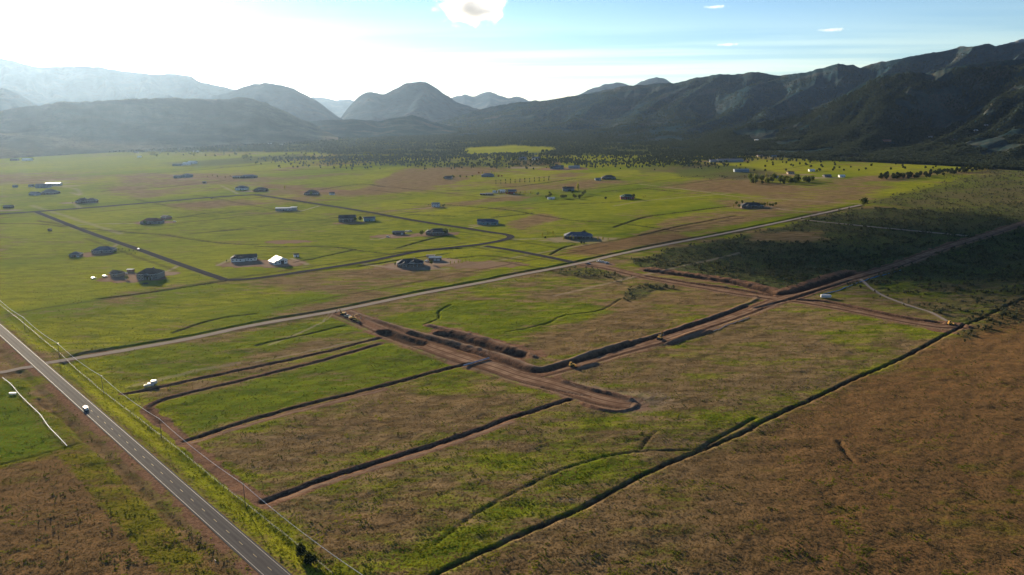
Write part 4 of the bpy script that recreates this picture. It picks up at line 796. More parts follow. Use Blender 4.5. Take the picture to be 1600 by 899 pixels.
def building(name, label, px, py, w, d, h, rot=0.0, roof='hip', pitch=0.45, wall='tan', rm='black', wings=(), windows=4, garage=0, chimney=False, cat='house', storeys=1, porch=False, deep_door=False):
    """w x d metres, eaves h; wings: (dx, dy, w, d, h, roof)"""
    wings = list(wings)
    if cat == 'house' and w >= 20: d *= 1.15; wings += [(-w * 0.21, -1.6, 6.5, d + 3.0, h * 1.04, 'gable'), (w * 0.27, -1.0, 5.2, d + 2.0, h * 0.98, 'gable')]
    root = empty(name, at(px, py), rot); tag(root, label, cat)
    vols = [(0, 0, w, d, h, roof)] + wings; pitch = pitch + 0.08 if cat == 'house' else pitch; pit0 = pitch
    for k, (dx, dy, ww, dd, hh, rk) in enumerate(vols):
        x0, x1, y0, y1 = dx - ww / 2, dx + ww / 2, dy - dd / 2, dy + dd / 2; e = 0.003 * k; pitch = min(pit0, 0.12) if rk == 'shed' else pit0
        wl_ = MB().box(x0 + e, x1 - e, y0 + e, y1 - e, -0.4, hh)
        if rk == 'gable':
            if ww >= dd: wl_.add([(x0 + e, y0, hh), (x0 + e, y1, hh), (x0 + e, dy, hh + dd / 2 * pitch)], [(0, 1, 2), (2, 1, 0)]); wl_.add([(x1 - e, y0, hh), (x1 - e, y1, hh), (x1 - e, dy, hh + dd / 2 * pitch)], [(0, 1, 2), (2, 1, 0)])
            else: wl_.add([(x0, y0 + e, hh), (x1, y0 + e, hh), (dx, y0 + e, hh + ww / 2 * pitch)], [(0, 1, 2), (2, 1, 0)]); wl_.add([(x0, y1 - e, hh), (x1, y1 - e, hh), (dx, y1 - e, hh + ww / 2 * pitch)], [(0, 1, 2), (2, 1, 0)])
        wo = wl_.build('wall', WALLS[wall], root)
        ro = roof_mb(x0, x1, y0, y1, hh + 0.02, pitch, rk, 0.6 if h > 2.6 else 0.3).build('roof', ROOFS[rm], root)
        if rk in ('hip', 'gable', 'flat'):
            ov = 0.6 if h > 2.6 else 0.3; zb = hh - ov * pitch * (rk != 'flat') + 0.05; fm = MB()
            X0, X1, Y0, Y1 = x0 - ov - 0.04, x1 + ov + 0.04, y0 - ov - 0.04, y1 + ov + 0.04
            fm.box(X0, X1, Y0 - 0.1, Y0, zb, zb + 0.26).box(X0, X1, Y1, Y1 + 0.1, zb, zb + 0.26).box(X0 - 0.1, X0, Y0, Y1, zb, zb + 0.26).box(X1, X1 + 0.1, Y0, Y1, zb, zb + 0.26).build('fascia', TRIM, ro)
        if chimney and k == 0: MB().box(ww * 0.15, ww * 0.15 + 1.2, -0.6, 0.6, hh * 0.6, hh + dd * 0.5 * pitch + 1.2).build('chimney', CHIM, ro)
        if windows:
            for st in range(storeys):
                zc = (hh / storeys) * (st + 0.5) + 0.1; n_ = max(1, int(windows * ww / w))
                for q in range(n_):
                    xc = x0 + ww * (q + 0.5) / n_
                    if st == 0 and k == 0 and q == n_ // 2: continue
                    for (fy, sgn) in ((y0, -1),):
                        fr = MB().box(xc - 0.85, xc + 0.85, fy - 0.06, fy + 0.02, zc - 0.75, zc + 0.75).build('window', TRIM, root)
                        MB().box(xc - 0.7, xc + 0.7, fy - 0.08, fy - 0.02, zc - 0.6, zc + 0.6).build('pane', GLASS, fr)
                fx = x1 if rot >= 0 else x0; sg = 1 if rot >= 0 else -1
                fr = MB().box(min(fx, fx + sg * 0.06), max(fx, fx + sg * 0.06), dy - 0.85, dy + 0.85, zc - 0.7, zc + 0.7).build('window', TRIM, root)
                MB().box(min(fx + sg * 0.02, fx + sg * 0.08), max(fx + sg * 0.02, fx + sg * 0.08), dy - 0.7, dy + 0.7, zc - 0.55, zc + 0.55).build('pane', GLASS, fr)
    do = MB().box(-0.55, 0.55, -d / 2 - 0.07, -d / 2 + 0.02, 0, 2.15).build('door', DOORM, root)
    for g_ in range(garage):
        xc = w / 2 - 2.2 - g_ * 3.8; MB().box(xc - 1.5, xc + 1.5, -d / 2 - 0.08, -d / 2 + 0.02, 0, 2.4).build('garage_door', GARM, root)
    if deep_door: MB().box(-1.9, 1.9, -d / 2 - 0.05, -d / 2 + 0.02, 0, min(h - 0.3, 3.8)).build('barn_door', WALLS['dark'], root)
    if porch:
        roof_mb(-w * 0.3, w * 0.3, -d / 2 - 3.2, -d / 2 + 0.2, 2.7, 0.08, 'shed', 0.2).build('porch_roof', ROOFS[rm], root)
        for q in range(5):
            xq = -w * 0.28 + q * w * 0.14; MB().box(xq - 0.12, xq + 0.12, -d / 2 - 3.1, -d / 2 - 2.86, -0.2, 2.72).build('porch_post', TRIM, root)
    return root
B = building
B('house', 'dark brown two storey hip roofed house with a pale columned porch on bare earth', 236, 434, 22, 13, 5.6, R(-4), 'hip', 0.5, 'grey', 'brown', ((-5, -2, 8, 12, 5.6, 'hip'),), 7, 0, True, storeys=2, porch=True)
B('garage', 'tan gable roofed outbuilding with dark openings beside the dark brown two storey house', 184, 431, 12, 9, 3.4, R(-28), 'gable', 0.5, 'tan', 'tan', ((2, -2, 7, 8, 3.2, 'gable'),), 2, 1, cat='outbuilding')
B('shed', 'small rust walled shed with a bright white roof between garage and dark brown house', 204.5, 425, 6.5, 3.4, 2.5, R(-3), 'gable', 0.25, 'rust', 'white', (), 1, cat='shed')
B('house', 'long low grey hip roofed house set back along the paved street', 163, 394, 24, 12, 3.4, R(3), 'hip', 0.4, 'grey', 'slate', ((6, -3, 8, 10, 3.2, 'hip'),), 8, 0)
B('garage', 'squat purple brown hip roofed garage behind the long low grey house', 119, 401, 12, 10, 3.2, R(8), 'hip', 0.5, 'stone', 'slate', (), 3, 1, cat='outbuilding')
B('house', 'wide reddish hip roofed ranch house alone in the green field', 238, 349, 30, 14, 3.6, R(4), 'hip', 0.45, 'grey', 'redbrown', ((-9, -2.5, 10, 12, 3.4, 'hip'), (10, -2, 9, 11, 3.4, 'hip')), 9, 0)
B('garage', 'red gabled garage with a pale roof behind the wide reddish ranch house', 260, 342, 14, 10, 3.6, R(-35), 'gable', 0.45, 'rust', 'tan', ((3, -3, 6, 8, 3.2, 'gable'),), 2, 1, cat='outbuilding')
B('house', 'white farmhouse with black roofs and a projecting gable on brown earth', 384, 407, 24, 9, 3.6, R(14), 'gable', 0.55, 'white', 'black', ((-11, -2, 8, 11, 4.2, 'gable'), (-3, -2, 6, 10, 3.8, 'gable')), 7, 0)
B('barn', 'white barn with a sunlit white metal roof and open doorway', 437, 411, 11, 17, 4.4, R(38), 'gable', 0.5, 'white', 'white', ((-7.4, 0, 4, 15, 2.8, 'gable'),), 3, 0, cat='barn', deep_door=True)
B('shed', 'small white shed with a black roof alone beside the white barn', 463, 401, 5.5, 4.5, 2.6, R(20), 'gable', 0.5, 'white', 'black', (), 1, cat='shed')
B('house', 'sprawling dark house with many hips on gravel between road and street', 641, 415, 27, 11, 3.6, R(6), 'hip', 0.45, 'stone', 'black', ((-9, -2, 8, 10, 3.4, 'hip'), (4, -1, 8, 12, 4.2, 'gable'), (11, 0, 6, 10, 3.6, 'hip')), 8, 0, True, porch=True)
B('carport', 'open fronted shed with a pale blue roof beside the sprawling dark house', 680, 407, 13, 7, 3.2, R(-4), 'shed', 0.08, 'dark', 'blue', (), 0, 2, cat='shed')
B('shed', 'low tan shed directly behind the pale blue roofed open shed', 673, 402.5, 9, 3.5, 2.3, R(-4), 'flat', 0.1, 'tan', 'grey', (), 0, cat='shed')
B('house', 'large dark hip roofed house with one sunlit white gable near the street bend', 684, 366, 27, 12, 3.8, R(3), 'hip', 0.45, 'stone', 'black', ((-12, -1, 7, 9, 4.0, 'gable'), (5, -1.5, 10, 12, 3.8, 'hip')), 8, 0)
B('shed', 'long dark flat looking shed among clutter west of the large dark house', 623, 366, 15, 8, 3.4, R(-3), 'gable', 0.25, 'dark', 'slate', (), 2, 1, cat='shed')
B('house', 'near black house with two steep gables beside a plain grey building', 543, 346, 24, 12, 5.2, R(3), 'gable', 0.6, 'dark', 'black', ((-5, -2, 9, 12, 5.2, 'gable'), (6, -2, 8, 12, 5.0, 'gable')), 6, 0, storeys=2)
B('steel_building', 'plain grey green steel building next to the near black twin gabled house', 577, 345, 17, 12, 4.6, R(14), 'gable', 0.25, 'teal', 'slate', (), 0, 1, cat='steel building')
B('barn', 'long white roofed metal barn with a small grey house at its end', 444, 329, 26, 10, 4.2, R(2), 'gable', 0.15, 'steel', 'white', ((16, 1, 9, 9, 5.0, 'gable'),), 5, 2, cat='barn')
B('house', 'small pale blue two storey box house standing alone on the grass', 681, 323, 12, 10, 5.2, R(-10), 'gable', 0.25, 'white', 'blue', (), 4, 0, storeys=2)
B('house', 'teal house with a three door garage and slate roof near street bend', 763, 350, 28, 11, 3.8, R(-5), 'hip', 0.45, 'teal', 'slate', ((-9, -1.5, 12, 11, 4.4, 'gable'), (8, 0, 12, 10, 3.8, 'hip')), 7, 3, storeys=1)
B('house', 'large dark blue roofed house ringed by young trees with a pale driveway', 903, 372, 34, 14, 3.8, R(-4), 'hip', 0.4, 'dark', 'slate', ((-9, -1.5, 13, 14, 4.6, 'hip'), (12, -2, 12, 12, 3.6, 'hip')), 8, 0, True)
B('house', 'dark roofed house wrapped by shrubs with a pale curved driveway at the meadow edge', 1174, 324, 34, 16, 3.6, R(-5), 'hip', 0.35, 'stone', 'black', ((10, -2, 12, 14, 3.8, 'hip'),), 6, 0)
B('house', 'house with green metal roof and red brown walls among small trees', 980, 311, 24, 13, 4.6, R(-3), 'hip', 0.4, 'red', 'green', (), 5, 0, porch=True)
B('house', 'dark blue house beside one tall bright poplar', 888, 298, 22, 12, 4.2, R(-2), 'gable', 0.4, 'blue', 'black', (), 4, 0)
B('shed', 'low white shed on the hedge line in front of the dark blue house', 861, 311, 12, 6, 2.8, R(3), 'gable', 0.2, 'white', 'white', (), 1, cat='shed')
B('house', 'near black hip roofed house with pale dry lawn behind the meadow', 951, 280, 30, 16, 4.4, R(-3), 'hip', 0.45, 'dark', 'black', ((-12, 0, 8, 14, 4, 'hip'),), 5, 0, True)
B('garage', 'small blue garage beside the near black hip roofed house', 934, 282, 12, 9, 3.4, R(5), 'gable', 0.4, 'blue', 'slate', (), 2, 1, cat='outbuilding')
B('barn', 'red barn with a dark blue roof beside yellow green willows', 799, 303, 18, 13, 5.0, R(-12), 'gable', 0.45, 'red', 'slate', (), 2, 1, cat='barn')
B('greenhouse', 'white arched tunnel shed nearest the red barn', 784, 301, 12, 8, 3.2, R(-8), 'gable', 0.5, 'white', 'white', (), 1, cat='greenhouse')
B('greenhouse', 'smaller white tunnel shed on the far side of the first one from the red barn', 774, 302, 9, 7, 2.8, R(-8), 'gable', 0.5, 'white', 'white', (), 1, cat='greenhouse')
B('shed', 'dark low shed with a pale lean-to west of the white tunnel sheds', 765, 305, 14, 8, 3.0, R(-5), 'shed', 0.1, 'dark', 'slate', ((-13, 0, 10, 6, 2.4, 'shed'),), 2, cat='shed')
B('house', 'blue roofed house almost hidden by yellow autumn coloured trees', 762, 276, 30, 15, 4.2, R(2), 'hip', 0.4, 'blue', 'slate', (), 5, 0)
B('house', 'small brown house with one bright gable west of the blue roofed house', 701, 280, 17, 12, 3.8, R(-8), 'gable', 0.55, 'brown', 'brown', (), 3, 0)
B('barn', 'long pale blue steel barn in the bare brown farmyard', 897, 263, 30, 16, 5.0, R(-3), 'gable', 0.2, 'steel', 'blue', (), 3, 1, cat='barn')
B('house', 'dark blue farmhouse next to the long pale steel barn', 874, 264, 22, 16, 5.0, R(-6), 'gable', 0.4, 'blue', 'slate', ((-16, -2, 14, 10, 4, 'gable'),), 4, 0)
B('house', 'distant blue house at the top of the pale stubble field', 817, 250, 22, 14, 5, R(0), 'gable', 0.4, 'blue', 'slate', (), 3, 0)
B('house', 'distant white house beside the blue one above the stubble field', 837, 250, 24, 14, 5, R(0), 'gable', 0.4, 'white', 'slate', (), 3, 0)
B('barn', 'bright blue metal barn behind the dark grove', 1158, 269, 34, 16, 5.5, R(-3), 'gable', 0.2, 'blue', 'blue', (), 3, 0, cat='barn')
B('arena', 'very long low blue roofed riding hall below the woods', 1140, 253, 70, 30, 5.5, R(-3), 'gable', 0.2, 'blue', 'slate', ((-40, 2, 30, 20, 5, 'gable'),), 4, 0, cat='hall')
B('house', 'blue grey two part house standing on the tan field strip', 293, 277, 22, 13, 6.4, R(-2), 'hip', 0.3, 'blue', 'slate', (), 5, 0, storeys=2)
B('garage', 'blue grey garage block beside the two part house on the tan strip', 278, 278, 17, 12, 5.0, R(-2), 'gable', 0.25, 'blue', 'slate', (), 3, 2, cat='outbuilding')
B('house', 'long dark ranch house with clutter east of the tan field strip', 389, 278, 38, 14, 4.4, R(1), 'hip', 0.35, 'dark', 'slate', ((-30, -3, 16, 10, 3.6, 'gable'),), 5, 0)
B('shed', 'tiny dark shed on the grass between two tan strips', 319.5, 287, 8, 5, 3, R(0), 'gable', 0.4, 'grey', 'slate', (), 1, cat='shed')
B('house', 'dark hip roofed house with white gables at the street corner', 378, 297, 24, 13, 4.6, R(-3), 'hip', 0.45, 'white', 'slate', ((-6, -2, 8, 12, 4.6, 'gable'),), 5, 0)
B('house', 'black roofed house across a pale drive from the white gabled house', 408, 299, 26, 13, 4.2, R(3), 'hip', 0.45, 'stone', 'black', ((-9, -2, 9, 12, 4.0, 'gable'),), 5, 0)
B('house', 'rounded black hip roofed house on grass below the ploughed patch', 487, 304, 26, 16, 3.6, R(2), 'hip', 0.55, 'dark', 'black', (), 4, 0)
B('shed', 'small black shed with one white end east of the rounded black house', 518.5, 304, 10, 7, 3.4, R(15), 'gable', 0.5, 'white', 'black', (), 1, cat='shed')
B('house', 'blue grey house in front of a long white roofed barn', 68, 293, 30, 14, 5.0, R(2), 'gable', 0.35, 'blue', 'slate', ((-8, -2, 8, 12, 5, 'gable'),), 6, 0)
B('barn', 'long barn with flat white roof behind the blue grey house', 84.5, 290, 32, 14, 5.2, R(1), 'gable', 0.15, 'steel', 'white', (), 5, 0, cat='barn')
B('shed', 'small blue shed west of the blue grey house by the white roofed barn', 49, 292, 10, 7, 3.8, R(5), 'gable', 0.4, 'blue', 'slate', (), 1, cat='shed')
B('shed', 'tiny pale blue shed standing alone farther west on open grass', 24, 293, 9, 7, 3.6, R(-5), 'gable', 0.5, 'blue', 'slate', (), 1, cat='shed')
B('house', 'broad brown hip roofed house with a tan wing on open meadow', 78.5, 303, 32, 17, 3.8, R(3), 'hip', 0.5, 'stone', 'grey', (), 5, 0)
B('garage', 'small dark gabled garage joined by a pale path to the broad brown house', 54.5, 305, 18, 13, 3.6, R(-15), 'gable', 0.5, 'blue', 'slate', (), 2, 1, cat='outbuilding')
B('house', 'long dark house with clustered hips behind the straight street', 130, 317, 22, 13, 4.2, R(3), 'hip', 0.55, 'stone', 'brown', ((16, 1, 18, 12, 4.4, 'hip'),), 6, 0, True)
B('shed', 'grey shed with a pale flat roof beside the street end', 13.5, 325, 14, 10, 3.6, R(-5), 'gable', 0.35, 'dark', 'grey', (), 1, cat='shed')
B('barn', 'white barn beside a dark shed in the far western pasture', 43, 251, 32, 16, 5.5, R(2), 'gable', 0.3, 'white', 'white', (), 2, 0, cat='barn')
B('shed', 'dark shed beside the white barn in the far western pasture', 23, 251, 26, 14, 5, R(2), 'gable', 0.3, 'dark', 'slate', (), 2, cat='shed')
B('barn', 'far white gabled barn on the lane, the eastern one of a pair', 301, 256, 26, 14, 5, R(-8), 'gable', 0.4, 'white', 'white', (), 2, cat='barn')
B('barn', 'far white barn on the lane next to a long dark shed', 292, 258, 20, 14, 5, R(-8), 'gable', 0.4, 'white', 'white', (), 2, cat='barn')
B('shed', 'far long blue shed on the lane beside two white barns', 278, 259, 30, 12, 4, R(-3), 'gable', 0.25, 'blue', 'slate', (), 2, cat='shed')
FARL = [(218, 246, 20, 'white', 'white', 'small far white house on the bright field beyond the lane'), (187, 237, 46, 'steel', 'white', 'long far pale shed below the mesa foot'), (107, 240, 34, 'white', 'slate', 'far white house with dark roof below the mesa foot'), (213, 239, 26, 'grey', 'slate', 'far grey farm building among low trees below the mesa'), (306, 238, 30, 'white', 'white', 'far white farm building among trees beyond the lane'),
 (422, 226, 34, 'white', 'white', 'far white barn at the edge of the dark woods'), (440, 227, 30, 'steel', 'white', 'far pale barn beside the white barn at the woods edge'), (1187, 245, 26, 'tan', 'tan', 'tan house half hidden at the foot of the wooded slope'), (1208, 246, 30, 'steel', 'blue', 'blue roofed house beside the tan house at the wooded slope'), (1228, 246, 18, 'white', 'white', 'white shed beside the blue roofed house at the wooded slope'),
 (1400, 249, 26, 'steel', 'blue', 'pale blue barn in the dark woods above the bright field'), (1424, 245, 30, 'tan', 'grey', 'tan house in the dark woods near the pale blue barn'), (1385, 222, 40, 'rust', 'redbrown', 'long red roofed house in a clearing of the dark woods'), (1437, 227, 26, 'tan', 'grey', 'tan house beside the forest lane up the slope'), (1465, 229, 18, 'tan', 'white', 'white roofed house near the forest lane up the slope'),
 (1453, 215, 18, 'white', 'redbrown', 'small white house high among the trees'), (1488, 221, 28, 'rust', 'grey', 'brown house in the trees east of the forest lane'), (1525, 206, 20, 'tan', 'white', 'white house high on the wooded slope'), (1541, 197, 18, 'steel', 'white', 'small pale house topmost on the wooded slope'), (1578, 240, 18, 'tan', 'white', 'white house at the eastern woods edge'), (1268, 268, 22, 'white', 'white', 'white house with pale drive east of the dark grove'),
 (1292, 277, 26, 'dark', 'slate', 'dark house under trees beside the pale yard'), (1315, 277, 20, 'white', 'white', 'white trailer home in the pale yard by the bright field'), (1235, 272, 24, 'tan', 'redbrown', 'tan farmhouse behind the dark grove'), (1215, 279, 22, 'blue', 'slate', 'blue house inside the dark grove')]
def land(px, py):
    """a pixel on the plain or on the slopes above it"""
    best = at(px, py)
    for XR, YR, ZR, VR in (RANGE_A, RANGE_B):
        qx, qy = to_px(XR, YR, ZR); ok = (VR < 0.9) & (ZR > 0.5); e = np.where(ok, (qx - px) ** 2 + (qy - py) ** 2, 1e9); k = np.unravel_index(e.argmin(), e.shape)
        if e[k] < 16 and XR[k] ** 2 + YR[k] ** 2 < best.x ** 2 + best.y ** 2 + 1e5: best = Vector((XR[k], YR[k], ZR[k]))
    return best
for px, py, w_m, wl_, rf_, lb in FARL:
    o = B('house' if 'house' in lb or 'home' in lb else 'farm_building', lb, px, py, w_m * (0.6 if px > 1150 else 0.7), w_m * 0.4, 3.4, R(random.uniform(-12, 12)), 'gable', 0.35, wl_, rf_, (), 3, cat='house' if 'house' in lb or 'home' in lb else 'barn')
    p_ = land(px, py); o.location = p_
# white water tank on the wooded slope
tk = empty('water_tank', land(1183, 222)); tag(tk, 'round white water tank among the trees on the slope', 'water tank')
m = MB().tube((0, 0, -1), (0, 0, 8), 9, 20).build('shell', ROOFS['white'], tk); MB().tube((0, 0, 8), (0, 0, 9.6), 9.2, 20, 1.0).build('cap', ROOFS['white'], tk); MB().tube((0, 0, 9.5), (0, 0, 10.2), 0.8, 8).build('vent', TRIM, tk)

# ------------------------------------------------------------------ vehicles and plant
TYRE = mat('tyre_rubber', (0.02, 0.02, 0.02)); RIM = mat('wheel_rim', (0.35, 0.35, 0.36), None, 2, 0.4, metal=0.6); YELL = mat('machine_yellow', (0.55, 0.30, 0.05), (0.42, 0.24, 0.06), 1.5, 0.5); BLK = mat('black_plastic', (0.03, 0.03, 0.03)); LAMP = mat('lamp_lens', (0.6, 0.58, 0.5), None, 2, 0.2)
def paint(c):
    c = tuple(min(x, 0.5) for x in c); return mat('paint_%d_%d_%d' % tuple(int(x * 100) for x in c), c, tuple(x * 0.9 for x in c), 1.0, 0.35, spec=0.5)
def wheels(root, xs, hw, r=0.38):
    for x in xs:
        for sy in (-1, 1):
            w = MB().tube((x, sy * hw, r), (x, sy * (hw - 0.25), r), r, 12).build('wheel', TYRE, root); MB().tube((x, sy * (hw + 0.01), r), (x, sy * (hw - 0.1), r), r * 0.55, 8).build('rim', RIM, w)
def pickup(label, pos, rot, c, van=False, cat='pickup', name='pickup_truck'):
    root = empty(name, pos, rot); tag(root, label, cat); pm = paint(c)
    if van: MB().prism([(-2.35, 0.35), (2.35, 0.35), (2.35, 0.85), (1.55, 1.0), (0.85, 1.62), (-2.0, 1.66), (-2.35, 1.0)], -0.92, 0.92).build('body', pm, root); MB().prism([(1.42, 1.03), (0.84, 1.56), (-1.9, 1.58), (-2.15, 1.05)], -0.935, 0.935).build('side_glass', GLASS, root); MB().add([(1.56, -0.8, 1.01), (1.56, 0.8, 1.01), (0.88, 0.7, 1.63), (0.88, -0.7, 1.63)], [(0, 1, 2, 3)]).build('windscreen', GLASS, root)
    else:
        MB().prism([(-2.8, 0.45), (2.75, 0.45), (2.75, 0.95), (2.6, 1.1), (1.3, 1.16), (-0.8, 1.16), (-0.8, 1.12), (-2.8, 1.12)], -0.98, 0.98).build('body', pm, root); MB().prism([(1.35, 1.14), (0.75, 1.85), (-0.75, 1.87), (-0.95, 1.14)], -0.86, 0.86).build('cab', pm, root)
        MB().prism([(1.12, 1.22), (0.7, 1.74), (-0.7, 1.76), (-0.8, 1.22)], -0.88, 0.88).build('side_glass', GLASS, root); MB().add([(1.34, -0.75, 1.2), (1.34, 0.75, 1.2), (0.82, 0.66, 1.8), (0.82, -0.66, 1.8)], [(0, 1, 2, 3)]).build('windscreen', GLASS, root); MB().box(-2.7, -0.95, -0.85, 0.85, 1.125, 1.14).build('bed_liner', BLK, root)
    L_ = 2.36 if van else 2.76
    for sy in (-0.7, 0.7): MB().box(L_ - 0.02, L_ + 0.03, sy - 0.18, sy + 0.18, 0.68, 0.88).build('headlight', LAMP, root)
    MB().box(-L_ - 0.1, -L_ + 0.05, -0.9, 0.9, 0.4, 0.58).build('bumper', BLK, root); wheels(root, (-1.55 if van else -1.75, 1.5 if van else 1.75), 0.97); return root
def trailer(label, pos, rot, c, l=7.5, cat='trailer'):
    root = empty('enclosed_trailer', pos, rot); tag(root, label, cat)
    MB().prism([(-l / 2, 0.6), (l / 2, 0.6), (l / 2 + 0.5, 1.2), (l / 2 + 0.3, 2.5), (l / 2 - 0.3, 2.75), (-l / 2 + 0.2, 2.75), (-l / 2, 2.5)], -1.2, 1.2).build('box', paint(c), root)
    MB().box(-l / 2 - 0.03, -l / 2 + 0.01, -1.05, 1.05, 0.7, 2.4).build('rear_door', TRIM, root); MB().tube((l / 2, 0, 0.6), (l / 2 + 1.6, 0, 0.5), 0.07).build('hitch', BLK, root); wheels(root, (-0.6, 0.4), 1.22, 0.36); return root
def excavator(label, pos, rot, boom_up=True, sc_=1.0):
    root = empty('excavator', pos, rot); tag(root, label, 'excavator'); root.scale = (sc_,) * 3
    for sy in (-1, 1):
        t = MB().prism([(-2.1, 0.35), (-1.8, 0.02), (1.8, 0.02), (2.1, 0.35), (1.9, 0.9), (-1.9, 0.9)], sy * 1.35 - 0.3, sy * 1.35 + 0.3).build('track', BLK, root)
    MB().box(-1.1, 1.1, -1.0, 1.0, 0.5, 1.1).build('undercarriage', BLK, root); MB().prism([(-2.4, 1.1), (1.5, 1.1), (1.5, 1.7), (-0.3, 2.1), (-2.2, 2.1), (-2.5, 1.8)], -1.3, 1.3).build('upper_body', YELL, root)
    cb = MB().prism([(0.2, 1.1), (1.7, 1.1), (1.7, 2.0), (1.3, 3.0), (0.2, 3.0)], 0.35, 1.35).build('cab', YELL, root); MB().prism([(0.35, 1.7), (1.72, 1.9), (1.3, 2.85), (0.35, 2.85)], 0.33, 1.37).build('pane', GLASS, cb)
    MB().box(-2.7, -2.0, -1.25, 1.25, 1.1, 2.0).build('counterweight', mat('machine_grey', (0.12, 0.12, 0.12)), root)
    e = (4.3, 0, 4.9) if boom_up else (4.6, 0, 3.4); k = (2.7, 0, 4.2) if boom_up else (2.8, 0, 3.4); b = (6.6, 0, 2.0) if boom_up else (6.9, 0, 0.9)
    MB().tube((1.2, -0.2, 1.6), (k[0], -0.2, k[2]), 0.32, 4, 0.28).tube((k[0], -0.2, k[2]), (e[0], -0.2, e[2]), 0.3, 4, 0.2).build('boom', YELL, root); MB().tube((e[0] - 0.4, -0.2, e[2] + 0.4), (b[0], -0.2, b[2]), 0.24, 4, 0.16).build('stick', YELL, root)
    MB().prism([(b[0] - 0.3, b[2]), (b[0] + 0.25, b[2] + 0.1), (b[0] + 0.4, b[2] - 0.9), (b[0] - 0.5, b[2] - 1.0)], -0.75, 0.35).build('bucket', mat('machine_grey', (0.12, 0.12, 0.12)), root); MB().tube((1.5, 0.1, 1.9), (2.4, 0.1, 3.4), 0.09).build('ram', RIM, root); return root
def dozer(label, pos, rot):
    root = empty('bulldozer', pos, rot); tag(root, label, 'bulldozer')
    for sy in (-1, 1): MB().prism([(-1.9, 0.4), (-1.5, 0.03), (1.5, 0.03), (1.9, 0.4), (1.5, 1.1), (-1.6, 1.1)], sy * 1.1 - 0.28, sy * 1.1 + 0.28).build('track', BLK, root)
    MB().prism([(-1.6, 0.8), (1.6, 0.8), (1.7, 1.9), (0.2, 2.0), (-1.6, 1.7)], -0.8, 0.8).build('engine_body', YELL, root); cb = MB().prism([(-1.2, 1.7), (0.3, 1.95), (0.2, 3.1), (-1.1, 3.1)], -0.75, 0.75).build('cab', YELL, root); MB().prism([(-1.0, 2.1), (0.28, 2.2), (0.2, 2.9), (-0.95, 2.9)], -0.77, 0.77).build('pane', GLASS, cb)
    MB().prism([(2.35, 0.05), (2.6, 0.1), (2.5, 0.7), (2.65, 1.35), (2.4, 1.35), (2.25, 0.7)], -1.75, 1.75).build('blade', YELL, root)
    for sy in (-1.45, 1.45): MB().tube((0, sy, 0.5), (2.4, sy, 0.45), 0.12, 6).build('push_arm', YELL, root)
    MB().tube((1.2, 0.4, 1.9), (1.2, 0.4, 2.6), 0.08).build('exhaust', BLK, root); return root
def road_at(px, py, off, z=0.115):
    g = gp(px, py); t = (g - HIGHWAY[0]) @ hd; q = HIGHWAY[0] + hd * t + np.array([-hd[1], hd[0]]) * off; return Vector((q[0], q[1], float(hz(*q)) + z))
def roll(px, py, z=0.02): v = at(px, py); v.z += z; return v
pickup('white sport utility car driving on the highway', road_at(138, 641, -1.75), ang, (0.7, 0.72, 0.74), True, 'car', 'car')
pickup('white pickup truck parked by the narrow trench near the highway', roll(233, 604), R(15), (0.7, 0.7, 0.68)); trailer('small pale trailer parked behind the white pickup by the narrow trench', roll(240.5, 601), R(18), (0.5, 0.48, 0.42), 3.2)
excavator('yellow excavator with raised boom beside the gravel road at the new entrance', roll(536, 492), R(160)); excavator('second yellow excavator farther down the new dirt road from the raised boom one', roll(550, 499), R(20), False); pickup('dusty tan pickup parked between the two yellow excavators', roll(543, 495), R(-20), (0.55, 0.45, 0.3))
dozer('yellow bulldozer with lowered blade in the shadow south of the two excavators', roll(556, 502), R(-25))
excavator('rusty orange excavator digging beside spoil heaps on the long dirt road', roll(1031, 530.5), R(60), True); dozer('yellow bulldozer working at the dirt road junction', roll(893, 573), R(25)); dozer('yellow bulldozer at the end of the dirt spur by the long ditch', roll(1484, 508), R(10))
trailer('long white enclosed trailer standing alone beside the blue pipes', roll(1290, 466), R(-8), (0.78, 0.8, 0.82), 8.0)
for k, (px, py, c, lb) in enumerate(((936, 409.5, (0.75, 0.75, 0.75), 'white pickup first in the row parked beside the road junction'), (942, 410.5, (0.6, 0.62, 0.66), 'silver pickup second in the row parked beside the road junction'), (948, 412, (0.72, 0.73, 0.76), 'white pickup next to a dark heap in the row by the junction'), (919, 413.5, (0.05, 0.05, 0.06), 'black pickup turning off the gravel road onto dirt'))): pickup(lb, roll(px, py), R((20, -10, 35, -15)[k]), c)
CARS = [(164, 433, 10, (0.75, 0.75, 0.73), 'white car parked at the corner of the bare yard by the tan outbuilding'), (196, 428, -10, (0.6, 0.6, 0.58), 'silver car parked between the tan outbuilding and small white roofed shed'), (146, 436, 70, (0.75, 0.75, 0.75), 'white car standing out on the grass west of the bare yard'), (216, 390.5, 135, (0.75, 0.74, 0.7), 'white car parked at the street edge by a driveway'), (636, 362.5, 5, (0.7, 0.72, 0.76), 'white car parked between the dark shed and large dark house'), (641, 362.5, 10, (0.3, 0.38, 0.48), 'blue car parked between the dark shed and large dark house'), (331, 310.5, 10, (0.02, 0.02, 0.02), 'black car driving along the straight street'), (273, 347, 20, (0.6, 0.6, 0.6), 'silver car beside the red gabled garage'), (667, 409, 40, (0.75, 0.75, 0.75), 'white car beside the sprawling dark house'), (606, 371, -20, (0.5, 0.5, 0.5), 'grey car among clutter near the long dark shed')]
for px, py, r_, c, lb in CARS: pickup(lb, roll(px, py), R(r_), c, True, 'car', 'car')
HOUSES = [(o, o['label']) for o in COL.objects if o.get('category') == 'house' and o.location.y < 1700]
tr = empty('trampoline', roll(227.5, 444)); tag(tr, 'round black trampoline on the grass in front of the dark brown house', 'trampoline')
